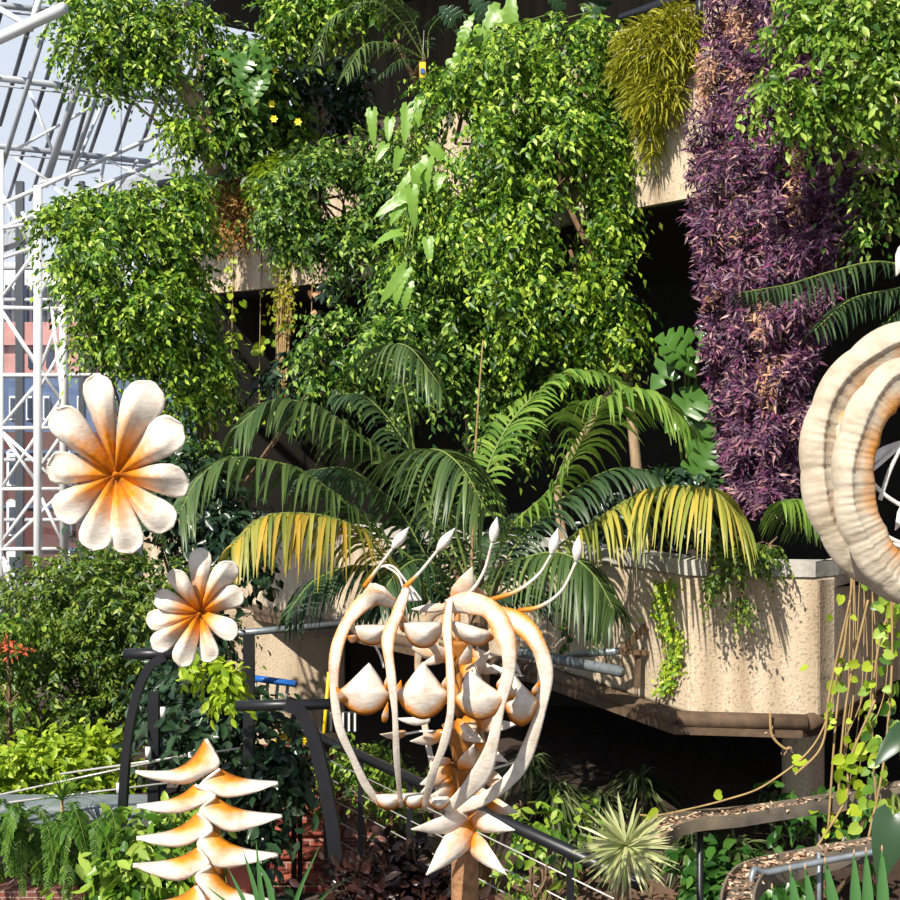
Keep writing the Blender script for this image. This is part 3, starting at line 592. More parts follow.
# yellow sign
sg = thing('yellow_tag', A(422.5, 79, 18.0), 'small yellow tag with a blue square hanging among the stems at the top', 'sign')
mb = MB(); mb.box(A(422.5, 70, 18.0), (S(6.5, 18), .015, S(16, 18))); mb.build('plate', M['yellow'], sg, smooth=False)
mb = MB(); mb.box(A(422.5, 71, 17.98), (S(4, 18), .015, S(5, 18))); mb.build('symbol', M['blue'], sg, smooth=False)
mb = MB(); mb.tube([A(422.5, 61, 18), A(424, 30, 18.1)], .004, 4); mb.build('cord', M['cable'], sg)
leafy('philodendron', 'philodendron with pale green lobed leaves at the top terrace edge beside the yellow tag', 'plant', A(470, 110, 17.2),
      [(470, 45, 458, 92, 26, 16.8), (462, 60, 430, 100, 28, 16.8), (476, 50, 440, 70, 22, 16.9), (480, 36, 500, 70, 24, 16.8), (470, 30, 455, 46, 14, 16.7), (462, 40, 472, 8, 13, 16.6)], 'l_phil', 17, 'lobed')
leafy('broad_leaf_plant', 'plant with bright upright banana-like leaf against the dark top recess', 'plant', A(520, 60, 17),
      [(510, 28, 511, -12, 20, 16.2), (500, 10, 480, 35, 24, 16.9), (530, 40, 540, 16, 16, 16.4), (535, 40, 548, 28, 14, 16.4), (495, 45, 478, 22, 22, 17)], 'l_phil', 17, 'arrow')
leafy('shaded_monstera', 'dark monstera leaves in the shaded recess behind the upright leaf', 'plant', A(460, 60, 18), [(455, 20, 440, 5, 26, 17.8), (485, 15, 470, -5, 26, 17.8), (560, 10, 545, -10, 26, 17.5), (590, 12, 610, -5, 26, 17.5), (470, 40, 455, 28, 20, 17.6)], 'l_dark', 18, 'split')

# ------------------------------------------------------------------ ficus masses spilling over the parapets
Y = 18.6
bush('creeping_fig', 'dome of small glossy leaves spilling over the left parapet', 'shrub',
     [B(320, 175, Y, 46, 28, .9, 250), B(300, 205, Y - .3, 40, 34, .8, 230), B(345, 200, Y - .3, 42, 40, .9, 260), B(318, 240, Y - .4, 38, 36, .7, 200), B(360, 245, Y - .4, 30, 40, .7, 170), B(290, 225, Y - .2, 22, 40, .5, 90), B(385, 200, Y - .6, 30, 46, .5, 130), B(400, 160, Y - .8, 26, 34, .4, 80), B(380, 150, Y - .4, 26, 22, .4, 70)], 8, 'l_ficus_b', base=A(320, 200, Y + .4))
Y = 14.2
bush('trailing_fig', 'huge tree-like fig spilling over the terrace at top centre', 'tree',
     [B(520, 75, Y + .5, 58, 42, 1., 300), B(580, 60, Y + .2, 52, 40, 1., 290), B(455, 110, Y + 1, 40, 42, .9, 170), B(500, 150, Y + .2, 50, 50, 1., 290), B(560, 140, Y - .1, 56, 54, 1., 340), B(610, 100, Y, 30, 40, .7, 120), B(535, 215, Y - .1, 50, 50, .9, 270), B(480, 230, Y + .3, 34, 52, .8, 170), B(590, 215, Y - .2, 32, 50, .7, 170), B(610, 175, Y - .2, 22, 36, .5, 70), B(560, 280, Y - .2, 50, 42, .8, 230), B(500, 290, Y, 42, 36, .7, 140), B(625, 285, Y - .3, 24, 50, .5, 90), B(605, 330, Y - .2, 34, 34, .6, 110), B(540, 340, Y, 46, 34, .6, 120), B(560, 200, Y + .5, 60, 120, .4, 160), B(622, 75, Y - .1, 26, 50, .4, 130), B(628, 140, Y - .2, 20, 36, .3, 70), B(432, 215, Y + .9, 20, 50, .3, 110), B(445, 190, Y + 1, 24, 44, .5, 90), B(425, 240, Y + 1.2, 26, 40, .5, 90), B(415, 130, Y + 1.4, 20, 24, .4, 40)],
     9.2, 'l_ficus', [([A(615, 300, Y), A(585, 240, Y), A(540, 150, Y + .4)], [.05, .02]), ([A(610, 372, Y), A(590, 310, Y), A(570, 250, Y)], [.04, .02])], base=A(560, 150, Y + 1.2), droop=.75, gap=-.13, lam=10)
Y = 15.2
bush('hanging_fig', 'lower mass of hanging small leaves above the palms', 'shrub',
     [B(440, 330, Y, 44, 38, .8, 200), B(390, 350, Y, 42, 42, .8, 200), B(345, 345, Y + .4, 42, 38, .7, 180), B(480, 370, Y, 40, 40, .7, 170), B(430, 385, Y, 40, 36, .7, 150), B(320, 375, Y + .5, 26, 26, .5, 70), B(510, 420, Y, 40, 34, .6, 110), B(550, 390, Y, 34, 34, .6, 90), B(400, 290, Y + .8, 30, 40, .6, 110), B(455, 275, Y + .5, 40, 40, .6, 150)], 9.5, 'l_ficus_b', base=A(430, 300, Y + 1.2), droop=.7)
Y = 14.7
leafy('hanging_philodendron', 'philodendron cascading arrow-shaped yellow-green leaves between the fig masses', 'plant', A(425, 150, Y + 2.0),
      [(372, 112, 372, 142, 13, Y), (390, 120, 388, 140, 12, Y), (408, 108, 404, 142, 15, Y - .2), (420, 100, 414, 128, 13, Y), (400, 150, 395, 168, 12, Y - .2), (432, 148, 462, 172, 15, Y - .4), (428, 160, 422, 190, 16, Y - .5), (440, 175, 436, 190, 14, Y - .5), (420, 168, 392, 188, 13, Y - .5), (408, 195, 374, 212, 16, Y - .6), (412, 190, 414, 224, 14, Y - .7), (400, 232, 374, 236, 14, Y - .6), (428, 240, 430, 262, 13, Y - .7), (405, 270, 380, 298, 16, Y - .8), (400, 280, 394, 300, 15, Y - .8), (408, 284, 404, 306, 14, Y - .8), (460, 160, 466, 180, 12, Y - .4), (385, 145, 375, 160, 12, Y - .2), (415, 172, 418, 196, 12, Y - .6), (402, 205, 390, 222, 12, Y - .6)], 'l_phil', Y, 'arrow')
bush('dry_fern', 'rusty brown dried fern hanging over the left parapet corner', 'fern', [B(234, 202, 20.0, 25, 17, .3, 260), B(234, 188, 20.1, 24, 10, .3, 150), B(234, 226, 19.9, 15, 18, .2, 130)], 5.5, 'l_rust', base=A(236, 190, 20.6), droop=.8, gap=-.5)
def strands(name, label, blobs, leaf_px, mat, base, dirv, width=.006, cat='fern'):
    rng = nrng(); o = thing(name, base, label, cat); mb = MB()
    for c, r, n in blobs:
        for i in range(int(n * 1.7)):
            d = unit(rng.normal(size=3)); d[1] = -abs(d[1]); p = c + d * r * rng.uniform(.6, 1); Ln = S(leaf_px, c[1]) * rng.uniform(.6, 1.2)
            dv = unit(np.asarray(dirv) + d * .5 + rng.normal(size=3) * .5); x = np.linspace(0, 1, 5)[:, None]
            path = p + Ln * (dv * x - UP * .5 * x ** 2); ribbon(mb, path, unit(np.cross(dv, TOCAM) + rng.normal(size=3) * .2), width * np.array([.8, 1, 1, .8, .2]))
    mb.build('foliage', M[mat], o); return o
strands('strand_fern', 'yellow-green stringy fern hanging over the bright parapet left of the purple curtain', [B(665, 50, 13.3, 52, 34, .35, 800), B(680, 30, 13.3, 36, 26, .3, 450), B(640, 70, 13.5, 32, 30, .3, 350), B(655, 95, 13.3, 30, 34, .3, 480), B(650, 130, 13.4, 14, 28, .2, 160)], 15, 'l_fern_y', A(665, 40, 13.6), (-.5, -.5, .1), .0085)
strands('lime_fern', 'small lime fern tuft at the top of the left parapet', [B(280, 172, 19.6, 20, 14, .3, 240), B(268, 185, 19.6, 12, 14, .2, 120)], 18, 'l_lime', A(278, 178, 19.8), (-.6, -.4, .3), .012)

# purple curtain
rng = nrng(); pc = thing('purple_trailing_plant', A(760, 20, 12.3), 'tall purple-leaved curtain of trailing stems over the bright parapet', 'plant')
mbp, mbs, mbt = MB(), MB(), MB()
top = [(730, 5), (815, 0)]
n = 0
patches = [(735, 22, 22, 16), (705, 70, 12, 22), (792, 130, 14, 34), (795, 100, 12, 16), (704, 100, 8, 14), (800, 160, 8, 14), (745, 232, 9, 7), (740, 28, 16, 14), (712, 300, 6, 12), (735, 75, 14, 9), (760, 330, 8, 40), (795, 200, 6, 26), (770, 380, 6, 30)]
lx = lambda y: np.interp(y, [-10, 30, 60, 120, 220, 300, 420, 510], [712, 706, 700, 692, 688, 700, 716, 738])
rx = lambda y: np.interp(y, [-10, 60, 150, 250, 320, 400, 510], [830, 845, 856, 856, 826, 804, 784])
pp, aa, nn_ = [], [], []; sp_, sa, sn = [], [], []
for i in range(3700):
    y = rng.uniform(-10, 510) if rng.random() < .95 else rng.uniform(380, 510); a, b = lx(y), rx(y); x = a + (b - a) * rng.random()
    u = (x - a) / (b - a); Yb = Uy(x) - .25 - .35 * math.sin(math.pi * min(max(u, .02), .98)) * rng.uniform(.5, 1.1) + .12 * math.sin(x * .21) + .1 * math.sin(y * .11 + x * .05)
    c = A(x, y, Yb)
    inp = any(((x - q[0]) / q[2]) ** 2 + ((y - q[1]) / q[3]) ** 2 < 1 for q in patches)
    k = 8
    for j in range(k):
        d = unit(rng.normal(size=3) * [1, .7, .8] + [0, -.5, -.45 if not inp else -.6])
        (sp_ if inp and rng.random() < .75 else pp).append(c + rng.normal(size=3) * .03); (sa if len(sp_) > len(sa) else aa).append(d)
for P_, A_, m_, nm, sz in ((pp, aa, 'l_purple', 'foliage', S(11.5, 12.3)), (sp_, sa, 'l_straw', 'dry_foliage', S(9, 12.3))):
    P_, A_ = np.array(P_), np.array(A_); mb = MB(); scatter(mb, P_, A_, TOCAM + UP * .5 + rng.normal(size=P_.shape) * .5, sz * rng.uniform(.6, 1.2, len(P_)), T_LANCE)
    mb.build(nm, M[m_], pc)
mb = MB()
for i in range(46):
    y1 = rng.uniform(250, 505); x0 = rng.uniform(712, 825); u = rng.uniform(.1, .9); pts = []
    for y in np.linspace(0, y1, 6): a, b = lx(y), rx(y); x = a + (b - a) * u; pts.append(A(x + rng.normal() * 2, y, Uy(x) - .15 - .15 * math.sin(math.pi * u)))
    mb.tube(pts, .009, 5, smooth=14)
mb.build('stem', M['stem_tan'], pc)

# right side
Y = 11.0
bush('pothos_canopy', 'broad-leaved green branches hanging in from the top right corner', 'shrub',
     [B(860, 20, Y, 50, 30, .7, 130), B(815, 45, Y - .1, 40, 28, .5, 90), B(870, 80, Y, 44, 34, .7, 110), B(780, 90, Y - .2, 28, 20, .35, 34), B(825, 95, Y - .1, 34, 24, .4, 60), B(865, 132, Y + .1, 30, 24, .5, 30), B(805, 12, Y, 30, 18, .5, 50), B(895, 40, Y, 40, 50, .6, 90), B(800, 125, Y - .1, 22, 16, .3, 22), B(895, 150, Y, 20, 24, .4, 16)], 11, 'l_bright', base=A(870, 20, Y + .5), tpl=T_LEAF, droop=.7, k=7)
bush('shadow_climber', 'sparse leaves in the deep shade right of the purple curtain', 'shrub', [B(870, 205, 11.3, 24, 26, .4, 20), B(890, 225, 11.2, 12, 20, .4, 10), B(855, 235, 11.4, 10, 20, .2, 10)], 11, 'l_ficus_b', base=A(880, 230, 11.5), k=6)
pd = thing('shaded_palm', A(905, 300, 11.0), 'dark palm fronds reaching in front of the purple curtain from the right edge', 'palm')
Y = 10.8
for pts, L_ in [([(935, 275, Y), (880, 262, Y - .2), (830, 272, Y - .4), (790, 284, Y - .6), (745, 292, Y - .8)], 52), ([(935, 280, Y), (890, 290, Y), (850, 300, Y - .1), (815, 330, Y - .3)], 46), ([(935, 290, Y), (900, 310, Y), (872, 340, Y - .1)], 40)]:
    frond(pd, 'frond', [A(*p) for p in pts], S(L_, Y), 34, 'l_palm_dark', rise=.2, droop=.75, wid=.012, rach=.013)
ps = thing('small_palm', A(850, 560, 9.6), 'small palm frond hanging over the planter rim just left of the ring sculpture', 'palm')
Y = 9.6
for pts, L_, m_ in [([(850, 545, Y), (830, 510, Y), (805, 500, Y - .1), (782, 502, Y - .2)], 64, 'l_palm_lime'), ([(850, 548, Y), (835, 525, Y), (815, 515, Y - .1), (800, 520, Y - .2)], 50, 'l_palm')]:
    frond(ps, 'frond', [A(*p) for p in pts], S(L_, Y), 28, m_, rise=.2, droop=.9, wid=.013, rach=.01)
Y = 13.2
leafy('monstera', 'monstera with split leaves in the dark recess left of the purple curtain', 'plant', A(690, 520, Y + .4),
      [(690, 345, 655, 335, 40, Y), (685, 350, 650, 385, 40, Y), (700, 340, 720, 330, 30, Y), (668, 345, 700, 368, 42, Y - .1), (706, 395, 690, 455, 48, Y), (695, 400, 665, 430, 40, Y), (720, 400, 712, 430, 30, Y), (715, 440, 695, 480, 40, Y), (700, 470, 672, 490, 36, Y), (720, 480, 735, 510, 36, Y), (660, 480, 700, 500, 30, Y + .1)], 'l_mons', Y, 'split', stem_r=.02)
bush('fern_clump', 'dark low leaves at the foot of the monstera above the planter', 'shrub', [B(690, 490, 12.9, 40, 24, .4, 60), B(640, 520, 13, 40, 24, .4, 50), B(740, 520, 12.6, 40, 16, .3, 50)], 13, 'l_dark', base=A(690, 530, 12.9), k=6)

# palms trunks / bare stems in the recess
for pts, r, lab in [([(640, 500), (632, 420), (622, 330), (610, 285)], .07, 'thin pale tree trunk in front of the recess, right of the fig mass'), ([(560, 480), (612, 385), (596, 335), (575, 268)], .05, 'slender leaning trunk crossing behind the right palm fronds'), ([(470, 470), (468, 415), (456, 372), (450, 345), (436, 315)], .05, 'knotted pale trunk dropping below the central fig mass')]:
    Y = 15.3 if 'knotted' in lab else 14.0; o = thing('tree_trunk', A(pts[0][0], pts[0][1] + 40, Y), lab, 'trunk'); mb = MB(); P_ = [A(x, y, Y) for x, y in pts]
    z0 = P_[0].copy(); z0[2] = LZ1 - .2; z0[0] += .1; mb.tube([z0] + P_, [r, r * .6], 9, smooth=24); mb.build('bark', M['bark_pale'], o)
mb = MB(); mb.tube([A(470, 640, 11.6), A(472, 560, 11.6), A(476, 440, 11.5), A(483, 340, 11.5)], [S(2.2, 11), S(.7, 11)], 8, smooth=16); tag(mb.build('palm_spear', M['stem_tan']), 'tall thin unopened palm spear rising above the centre of the palms', 'stem')

# ------------------------------------------------------------------ big kentia palms
kp = thing('kentia_palm', (A(478, 600, 11.2)[0], 11.2, 0.9), 'large arching palm behind the open pod sculpture', 'palm')
def kf(pts, L_, n, m_, **kw):
    P_ = [A(*p) for p in pts]; kw.setdefault('wid', .019); frond(kp, 'frond', P_, S(L_, pts[1][2]), n, m_, **kw)
kf([(478, 600, 11.2), (484, 490, 11.3), (500, 440, 11.4), (527, 403, 11.5), (560, 377, 11.5), (597, 373, 11.4), (628, 388, 11.3)], 80, 50, 'l_palm_lime', rise=.3, droop=.45, fwd=.5)
kf([(482, 600, 11.1), (507, 533, 10.9), (547, 493, 10.8), (577, 450, 10.7), (592, 413, 10.6), (615, 396, 10.5), (650, 392, 10.4), (682, 418, 10.3)], 98, 56, 'l_palm_lime', rise=.2, droop=.6, fwd=.55)
kf([(485, 605, 11.2), (540, 560, 11.2), (600, 517, 11.1), (640, 494, 11.0), (680, 486, 10.75), (715, 492, 10.55), (745, 522, 10.5)], 106, 62, 'l_palm_yel', rise=.1, droop=.8, fwd=.4)
kf([(480, 610, 10.9), (505, 570, 10.3), (540, 554, 10.0), (570, 556, 9.8), (596, 578, 9.7), (614, 610, 9.6)], 82, 46, 'l_palm', rise=.1, droop=.85, fwd=.5)
kf([(478, 610, 11), (455, 530, 10.9), (425, 462, 10.6), (438, 450, 10.3), (462, 468, 10.1), (486, 510, 10.0)], 86, 44, 'l_palm', rise=.1, droop=.8, fwd=.5)
kf([(470, 600, 11.4), (425, 500, 11.6), (405, 390, 11.6), (392, 350, 11.5), (410, 348, 11.3), (440, 385, 11.2)], 66, 40, 'l_palm', rise=.0, droop=.85, fwd=.6)
kf([(474, 600, 11.3), (403, 482, 11.2), (367, 443, 11.0), (333, 417, 10.9), (300, 402, 10.8), (268, 402, 10.7), (240, 425, 10.6)], 92, 58, 'l_palm', rise=.15, droop=.65, fwd=.55)
kf([(474, 605, 11.2), (387, 540, 10.8), (357, 513, 10.6), (327, 488, 10.5), (290, 466, 10.4), (233, 458, 10.2), (200, 477, 10.1), (180, 512, 10.0)], 92, 58, 'l_palm', rise=.2, droop=.7, fwd=.5)
kf([(474, 610, 11.1), (400, 570, 10.5), (360, 532, 10.2), (333, 518, 10.1), (295, 513, 10.0), (262, 518, 9.9), (232, 545, 9.8)], 88, 54, 'l_palm_gold', rise=.1, droop=.85, fwd=.4)
kf([(476, 600, 11.5), (440, 520, 11.9), (410, 450, 12.1), (370, 400, 12.2), (340, 395, 12.2)], 70, 40, 'l_palm_dark', rise=.2, droop=.6)
kf([(478, 605, 11.3), (430, 560, 11.5), (395, 505, 11.6), (350, 470, 11.6), (310, 470, 11.6)], 84, 44, 'l_palm_dark', rise=.1, droop=.7)
kf([(480, 605, 11.4), (520, 540, 11.7), (560, 500, 11.8), (610, 470, 11.8), (650, 470, 11.8)], 80, 44, 'l_palm_dark', rise=.1, droop=.7)
kf([(478, 610, 11), (450, 580, 10.7), (420, 560, 10.5), (395, 575, 10.3), (380, 600, 10.2)], 66, 32, 'l_palm_dark', rise=.1, droop=.8)
for pts, L_ in [([(478, 600, 11.8), (450, 560, 12), (420, 545, 12.1), (390, 560, 12.1), (366, 592, 12)], 66), ([(478, 600, 11.8), (510, 565, 12), (540, 548, 12), (568, 560, 12), (585, 585, 11.9)], 60), ([(478, 600, 12), (470, 550, 12.2), (452, 515, 12.3), (425, 512, 12.3), (405, 540, 12.2)], 70), ([(478, 600, 12), (490, 550, 12.2), (508, 518, 12.3), (535, 516, 12.3)], 66), ([(474, 605, 11.6), (420, 578, 11.7), (360, 566, 11.7), (315, 580, 11.6), (290, 610, 11.5)], 70), ([(474, 605, 11.8), (440, 590, 12), (400, 590, 12), (365, 610, 12)], 56), ([(480, 605, 11.8), (520, 590, 12), (550, 592, 12)], 50)]:
    kf(pts, L_, 40, 'l_palm_dark', rise=.15, droop=.75)
mb = MB(); b_ = A(478, 600, 11.2); mb.tube([[b_[0], 11.2, 0.5], b_ - [0, 0, .5], b_ + [0, 0, .15]], [.12, .1, .06], 12); 
for k in range(9): mb.tube([b_ - [0, 0, .3], b_ + [0.25 * math.cos(k * .7), -.1 * math.sin(k), .35]], [.035, .015], 6)
mb.build('trunk', M['bark'], kp)

# ------------------------------------------------------------------ hanging vines on the left parapet
for i, (x, y0, y1, nleaf, m_, lab) in enumerate([(232, 240, 425, 26, 'l_lime', 'single hanging vine with round lime leaves, leftmost below the left parapet'), (260, 245, 425, 24, 'l_lime', 'hanging vine of small round leaves below the pale parapet corner'), (276, 255, 420, 26, 'l_lime', 'hanging vine with leaves beside the thick dry vine bundle'), (312, 250, 340, 10, 'l_straw', 'short dry rootlet hanging right of the vine bundle')]):
    Yv = Uy(x) - .1; vine('hanging_vine', lab, [A(x + 2, y0 - 30, Yv + .08), A(x, (y0 + y1) / 2, Yv), A(x - 1, y1, Yv)], S(9, Yv), nleaf, m_, group='vines hanging below the left parapet', jit=.045)
o = thing('vine_bundle', A(283, 400, 20), 'thick bundle of dry and green vines hanging from the left parapet', 'vine'); rng = nrng(); mb = MB()
for k in range(9): mb.tube([A(285 + rng.normal() * 5, 190, 19.9), A(284 + rng.normal() * 4, 300, 19.9), A(283 + rng.normal() * 3, 400, 19.9)], .018, 5, smooth=10)
mb.build('stem', M['stem_tan'], o); mb = MB(); n = 420; yy = rng.uniform(180, 330, n); P_ = np.array([A(284 + rng.normal() * 7, y, 19.7) for y in yy]); scatter(mb, P_, rng.normal(size=(n, 3)) - UP, TOCAM + rng.normal(size=(n, 3)) * .5, S(7, 20) * rng.uniform(.6, 1.1, n), T_OVATE); mb.build('foliage', M['l_fern_y'], o)
bush('shade_shrub', 'sparse variegated climber at the foot of the left fig trunk', 'shrub', [B(215, 400, 15.8, 22, 30, .4, 60), B(205, 450, 15.6, 40, 30, .5, 70)], 9, 'l_ficus_b', base=A(215, 480, 15.8))
bush('split_leaf_thicket', 'dark glossy thicket left of the palms behind the big hanging flower', 'shrub', [B(190, 490, 15, 40, 44, .6, 150), B(140, 500, 15.2, 44, 50, .6, 150), B(225, 540, 14.6, 36, 40, .5, 110), B(330, 330, 16, 30, 40, .4, 60), B(300, 370, 16.2, 30, 50, .4, 70)], 13, 'l_dark', base=A(190, 560, 15), k=7)

# ------------------------------------------------------------------ left middle: bushes in the raised bed
Y = 13.2; s = lambda *q: [A(x, y, Y) for x, y in q]
bush('boxleaf_tree', 'wide olive-green small-leaved tree under the hanging flowers at left', 'tree',
     [B(90, 585, Y, 70, 40, 1., 420), B(40, 600, Y + .3, 50, 40, .8, 200), B(150, 590, Y, 60, 38, .9, 300), B(60, 645, Y, 66, 38, .9, 300), B(120, 640, Y - .1, 56, 40, .9, 280), B(20, 670, Y, 50, 44, .8, 200), B(170, 640, Y + .2, 40, 40, .7, 160), B(80, 695, Y, 60, 30, .8, 200), B(140, 690, Y, 44, 30, .6, 130), B(205, 610, Y + .4, 34, 44, .6, 130), B(20, 720, Y, 40, 30, .6, 110)],
     8, 'l_olive', [(s((103, 760), (108, 700), (112, 640), (100, 580)), [.06, .02]), (s((120, 760), (121, 690), (118, 620)), [.04, .02]), (s((105, 740), (90, 690), (70, 630)), [.04, .015])], base=(A(103, 760, Y)[0], Y, 1.5), droop=.4, stem_name='trunk')
bush('lime_hedge', 'bright lime-green bush low at the left edge', 'shrub', [B(30, 770, 11.4, 60, 34, .6, 190), B(80, 760, 11.5, 44, 30, .5, 130), B(105, 795, 11.4, 40, 24, .5, 110), B(10, 800, 11.3, 40, 24, .5, 80), B(60, 800, 11.2, 36, 18, .4, 70)], 12, 'l_lime', base=(A(60, 800, 11.4)[0], 11.4, 1.5), tpl=T_OVATE, k=7, droop=.3)
bush('orange_flowering_plant', 'green plant with orange-red flowers at the left edge', 'plant', [B(8, 645, 12.2, 24, 26, .3, 40), B(10, 700, 12.0, 22, 20, .3, 30)], 12, 'l_bright', base=(A(8, 700, 12.2)[0], 12.2, 1.5))
rng = nrng(); mb = MB(); P_ = np.array([A(6 + rng.normal() * 6, 645 + rng.normal() * 5, 11.8) for _ in range(40)] + [A(20 + rng.normal() * 6, 650 + rng.normal() * 4, 11.8) for _ in range(20)]); scatter(mb, P_, rng.normal(size=P_.shape), TOCAM + rng.normal(size=P_.shape) * .4, .06, T_LANCE); mb.build('flower', M['flower_r'], bpy.data.objects['orange_flowering_plant'])
bush('pothos_bush', 'dark green broad leaves right of the left black post', 'shrub', [B(180, 690, 11.5, 34, 40, .5, 110), B(150, 770, 11.2, 36, 26, .4, 90), B(190, 640, 12, 34, 26, .4, 70)], 13, 'l_dark', base=(A(160, 760, 11.5)[0], 11.5, 1.5), k=7)
bush('rubber_shrub', 'dark rubber plant with glossy reddish-green leaves behind the stacked-scale sculpture', 'shrub', [B(195, 740, 10.6, 40, 40, .5, 40), B(245, 740, 10.8, 36, 30, .5, 30), B(275, 775, 10.6, 30, 26, .4, 26), B(205, 695, 11, 36, 26, .5, 26), B(300, 765, 11, 16, 20, .3, 8), B(225, 800, 10.4, 46, 36, .5, 44), B(250, 700, 11.2, 20, 16, .4, 8), B(215, 860, 10.2, 44, 34, .4, 40), B(255, 830, 10.5, 22, 26, .3, 20)], 18, 'l_dark', base=(A(240, 860, 10.6)[0], 10.6, 0), k=6, droop=.35, tw=2.4, tpl=T_LEAF, gap=-.3)
bush('golden_pothos', 'bright yellow-green trailing pothos under the small hanging flower', 'plant', [B(226, 690, 9.6, 12, 12, .15, 14), B(228, 672, 9.7, 18, 8, .15, 12), B(205, 664, 9.7, 26, 8, .2, 14)], 14, 'l_lime', base=A(220, 660, 9.8), k=5, droop=.5, tw=1.6, tpl=T_LEAF)
# ferns bottom left
fo = thing('sword_fern', (A(50, 870, 8.6)[0], 8.7, 1.5), 'lush green sword fern arching over the brick planter bottom left', 'fern'); rng = nrng()
for i in range(80):
    cx = rng.choice([-5, 20, 45, 75, 105]); cy = 845; Yf = 9.1
    a = rng.uniform(-2.6, -.5); L_ = rng.uniform(45, 85); b_ = A(cx + rng.normal() * 14, cy + rng.normal() * 12, Yf + rng.uniform(-.1, .3))
    dx = math.cos(a); tip = b_ + np.array([S(L_ * dx, Yf), -.25, S(rng.uniform(-40, 0), Yf)]); mid = (b_ + tip) / 2 + [0, -.05, S(rng.uniform(20, 42), Yf)]
    frond(fo, 'frond', [b_, mid, tip], S(9, Yf), 38, 'l_fern', rise=.1, droop=.3, wid=.0055, rach=.004, rng=rng, seg=4)
bush('pothos_clump', 'large-leaved pothos trailing over the brick planter edge', 'plant', [B(140, 850, 9.0, 44, 30, .3, 70), B(120, 885, 8.8, 24, 24, .2, 30), B(180, 855, 9.1, 30, 34, .3, 50), B(165, 820, 9.4, 30, 20, .2, 30)], 20, 'l_bright', base=(A(145, 850, 9.2)[0], 9.2, 1.5), k=5, droop=.5)
wf = thing('white_flower', A(148, 820, 9.0), 'small white-petalled flower beside the left arm of the stacked-scale sculpture', 'flower'); mb = MB(); c = A(148, 820, 9)
for k in range(6): a = k * 1.047; scatter(mb, c[None], np.array([[math.cos(a), -.35, math.sin(a)]]), np.array([[0, -1., .2]]), .05, T_ROUND)
mb.build('petal', M['paper_white'], wf); mb = MB(); mb.tube([c, c + [0, .02, .015], c + [0, .1, -.3]], .006, 5); mb.build('stem', M['stem_green'], wf)
# grass by the planter: thin arching tuft
o = thing('papyrus_tuft', (A(62, 850, 10)[0], 10, 1.5), 'thin grassy tuft in front of the lime bush', 'plant'); rng = nrng(); mb = MB(); blades(mb, A(62, 800, 10), 46, S(58, 10), .006, .55, rng, (.2, 1.4)); mb.build('foliage', M['l_fern'], o); mb = MB(); mb.tube([(A(62, 850, 10)[0], 10, 1.5), A(62, 800, 10)], .012, 6); mb.build('stem', M['stem_tan'], o)

# ------------------------------------------------------------------ undercroft and bank plants
rng = nrng()
for i, (x, y, Yp, L_, n, m_, lab) in enumerate([(555, 790, 12.2, 52, 60, 'l_spider', 'spider plant clump left of the pale star yucca, nearest the pod sculpture'), (600, 800, 12.5, 55, 60, 'l_spider', 'shaded spider plant directly behind the pale star yucca'), (640, 780, 12.8, 55, 46, 'l_spider', 'dim spider plant highest under the dark balcony'), (690, 840, 11.8, 56, 60, 'l_spider', 'spider plant hanging under the leaf-strewn channel, left of the column'), (735, 845, 11.8, 58, 60, 'l_spider', 'spider plant against the round column'), (530, 760, 12.6, 44, 40, 'l_spider', 'spider plant close behind the pod sculpture on the right'), (770, 800, 12.4, 50, 36, 'l_spider', 'dim spider plant right under the balcony beside the column top'), (580, 840, 11.6, 34, 40, 'l_spider', 'small grey-green spider plant just above the handrail end')]):
    c = A(x, y + 6, Yp); o = thing('spider_plant', (c[0], Yp, min(c[2] - .1, 1.2)), lab, 'plant', 'spider plants under the balcony'); mb = MB(); blades(mb, c, n * 2, S(L_ * 1.1, Yp), .019, .95, rng, (.0, 1.3)); mb.build('foliage', M[m_], o)
    mb = MB(); mb.tube([(c[0], Yp, min(c[2] - .3, 1.0)), c], .03, 6); mb.build('stem', M['stem_tan'], o)
for (blobs, m_, lf, lab) in [([B(550, 820, 10.9, 40, 26, .4, 60), B(520, 800, 11.2, 30, 26, .4, 40), B(590, 850, 10.6, 30, 24, .4, 46)], 'l_bright', 16, 'bright leafy groundcover along the handrail right of the pod sculpture'), ([B(690, 885, 10.8, 50, 20, .4, 60), B(650, 880, 10.7, 36, 22, .4, 40), B(740, 880, 10.8, 40, 22, .4, 50)], 'l_mons', 20, 'dark broad-leaved groundcover right of the star yucca'), ([B(825, 810, 10.6, 40, 30, .4, 30), B(860, 830, 10.2, 40, 50, .4, 50)], 'l_mons', 18, 'leafy plants in shade behind the lower channel at right'), ([B(365, 765, 12.4, 36, 24, .5, 90), B(340, 780, 12.4, 26, 20, .4, 50), B(400, 790, 12.2, 36, 20, .4, 70)], 'l_bright', 9, 'ferny bright green plants beyond the handrail left of the pod stem')]:
    bush('groundcover', lab, 'plant', blobs, lf, m_, base=(blobs[0][0][0], blobs[0][0][1], .7), k=6, droop=.4, group='low plants behind the handrail')
bush('burgundy_shrub', 'dark burgundy glossy-leaved shrub in front of the deck, bottom centre', 'shrub', [B(375, 892, 8.2, 34, 26, .35, 50), B(415, 895, 8.1, 30, 28, .35, 40), B(362, 870, 8.4, 18, 16, .3, 14), B(405, 865, 8.3, 24, 16, .3, 18), B(440, 890, 8.2, 16, 22, .3, 14)], 18, 'l_burg', base=(A(390, 900, 8.2)[0], 8.2, 0), k=6, droop=.2, tw=2.2, down=-.3, tpl=T_LEAF, gap=-.3)
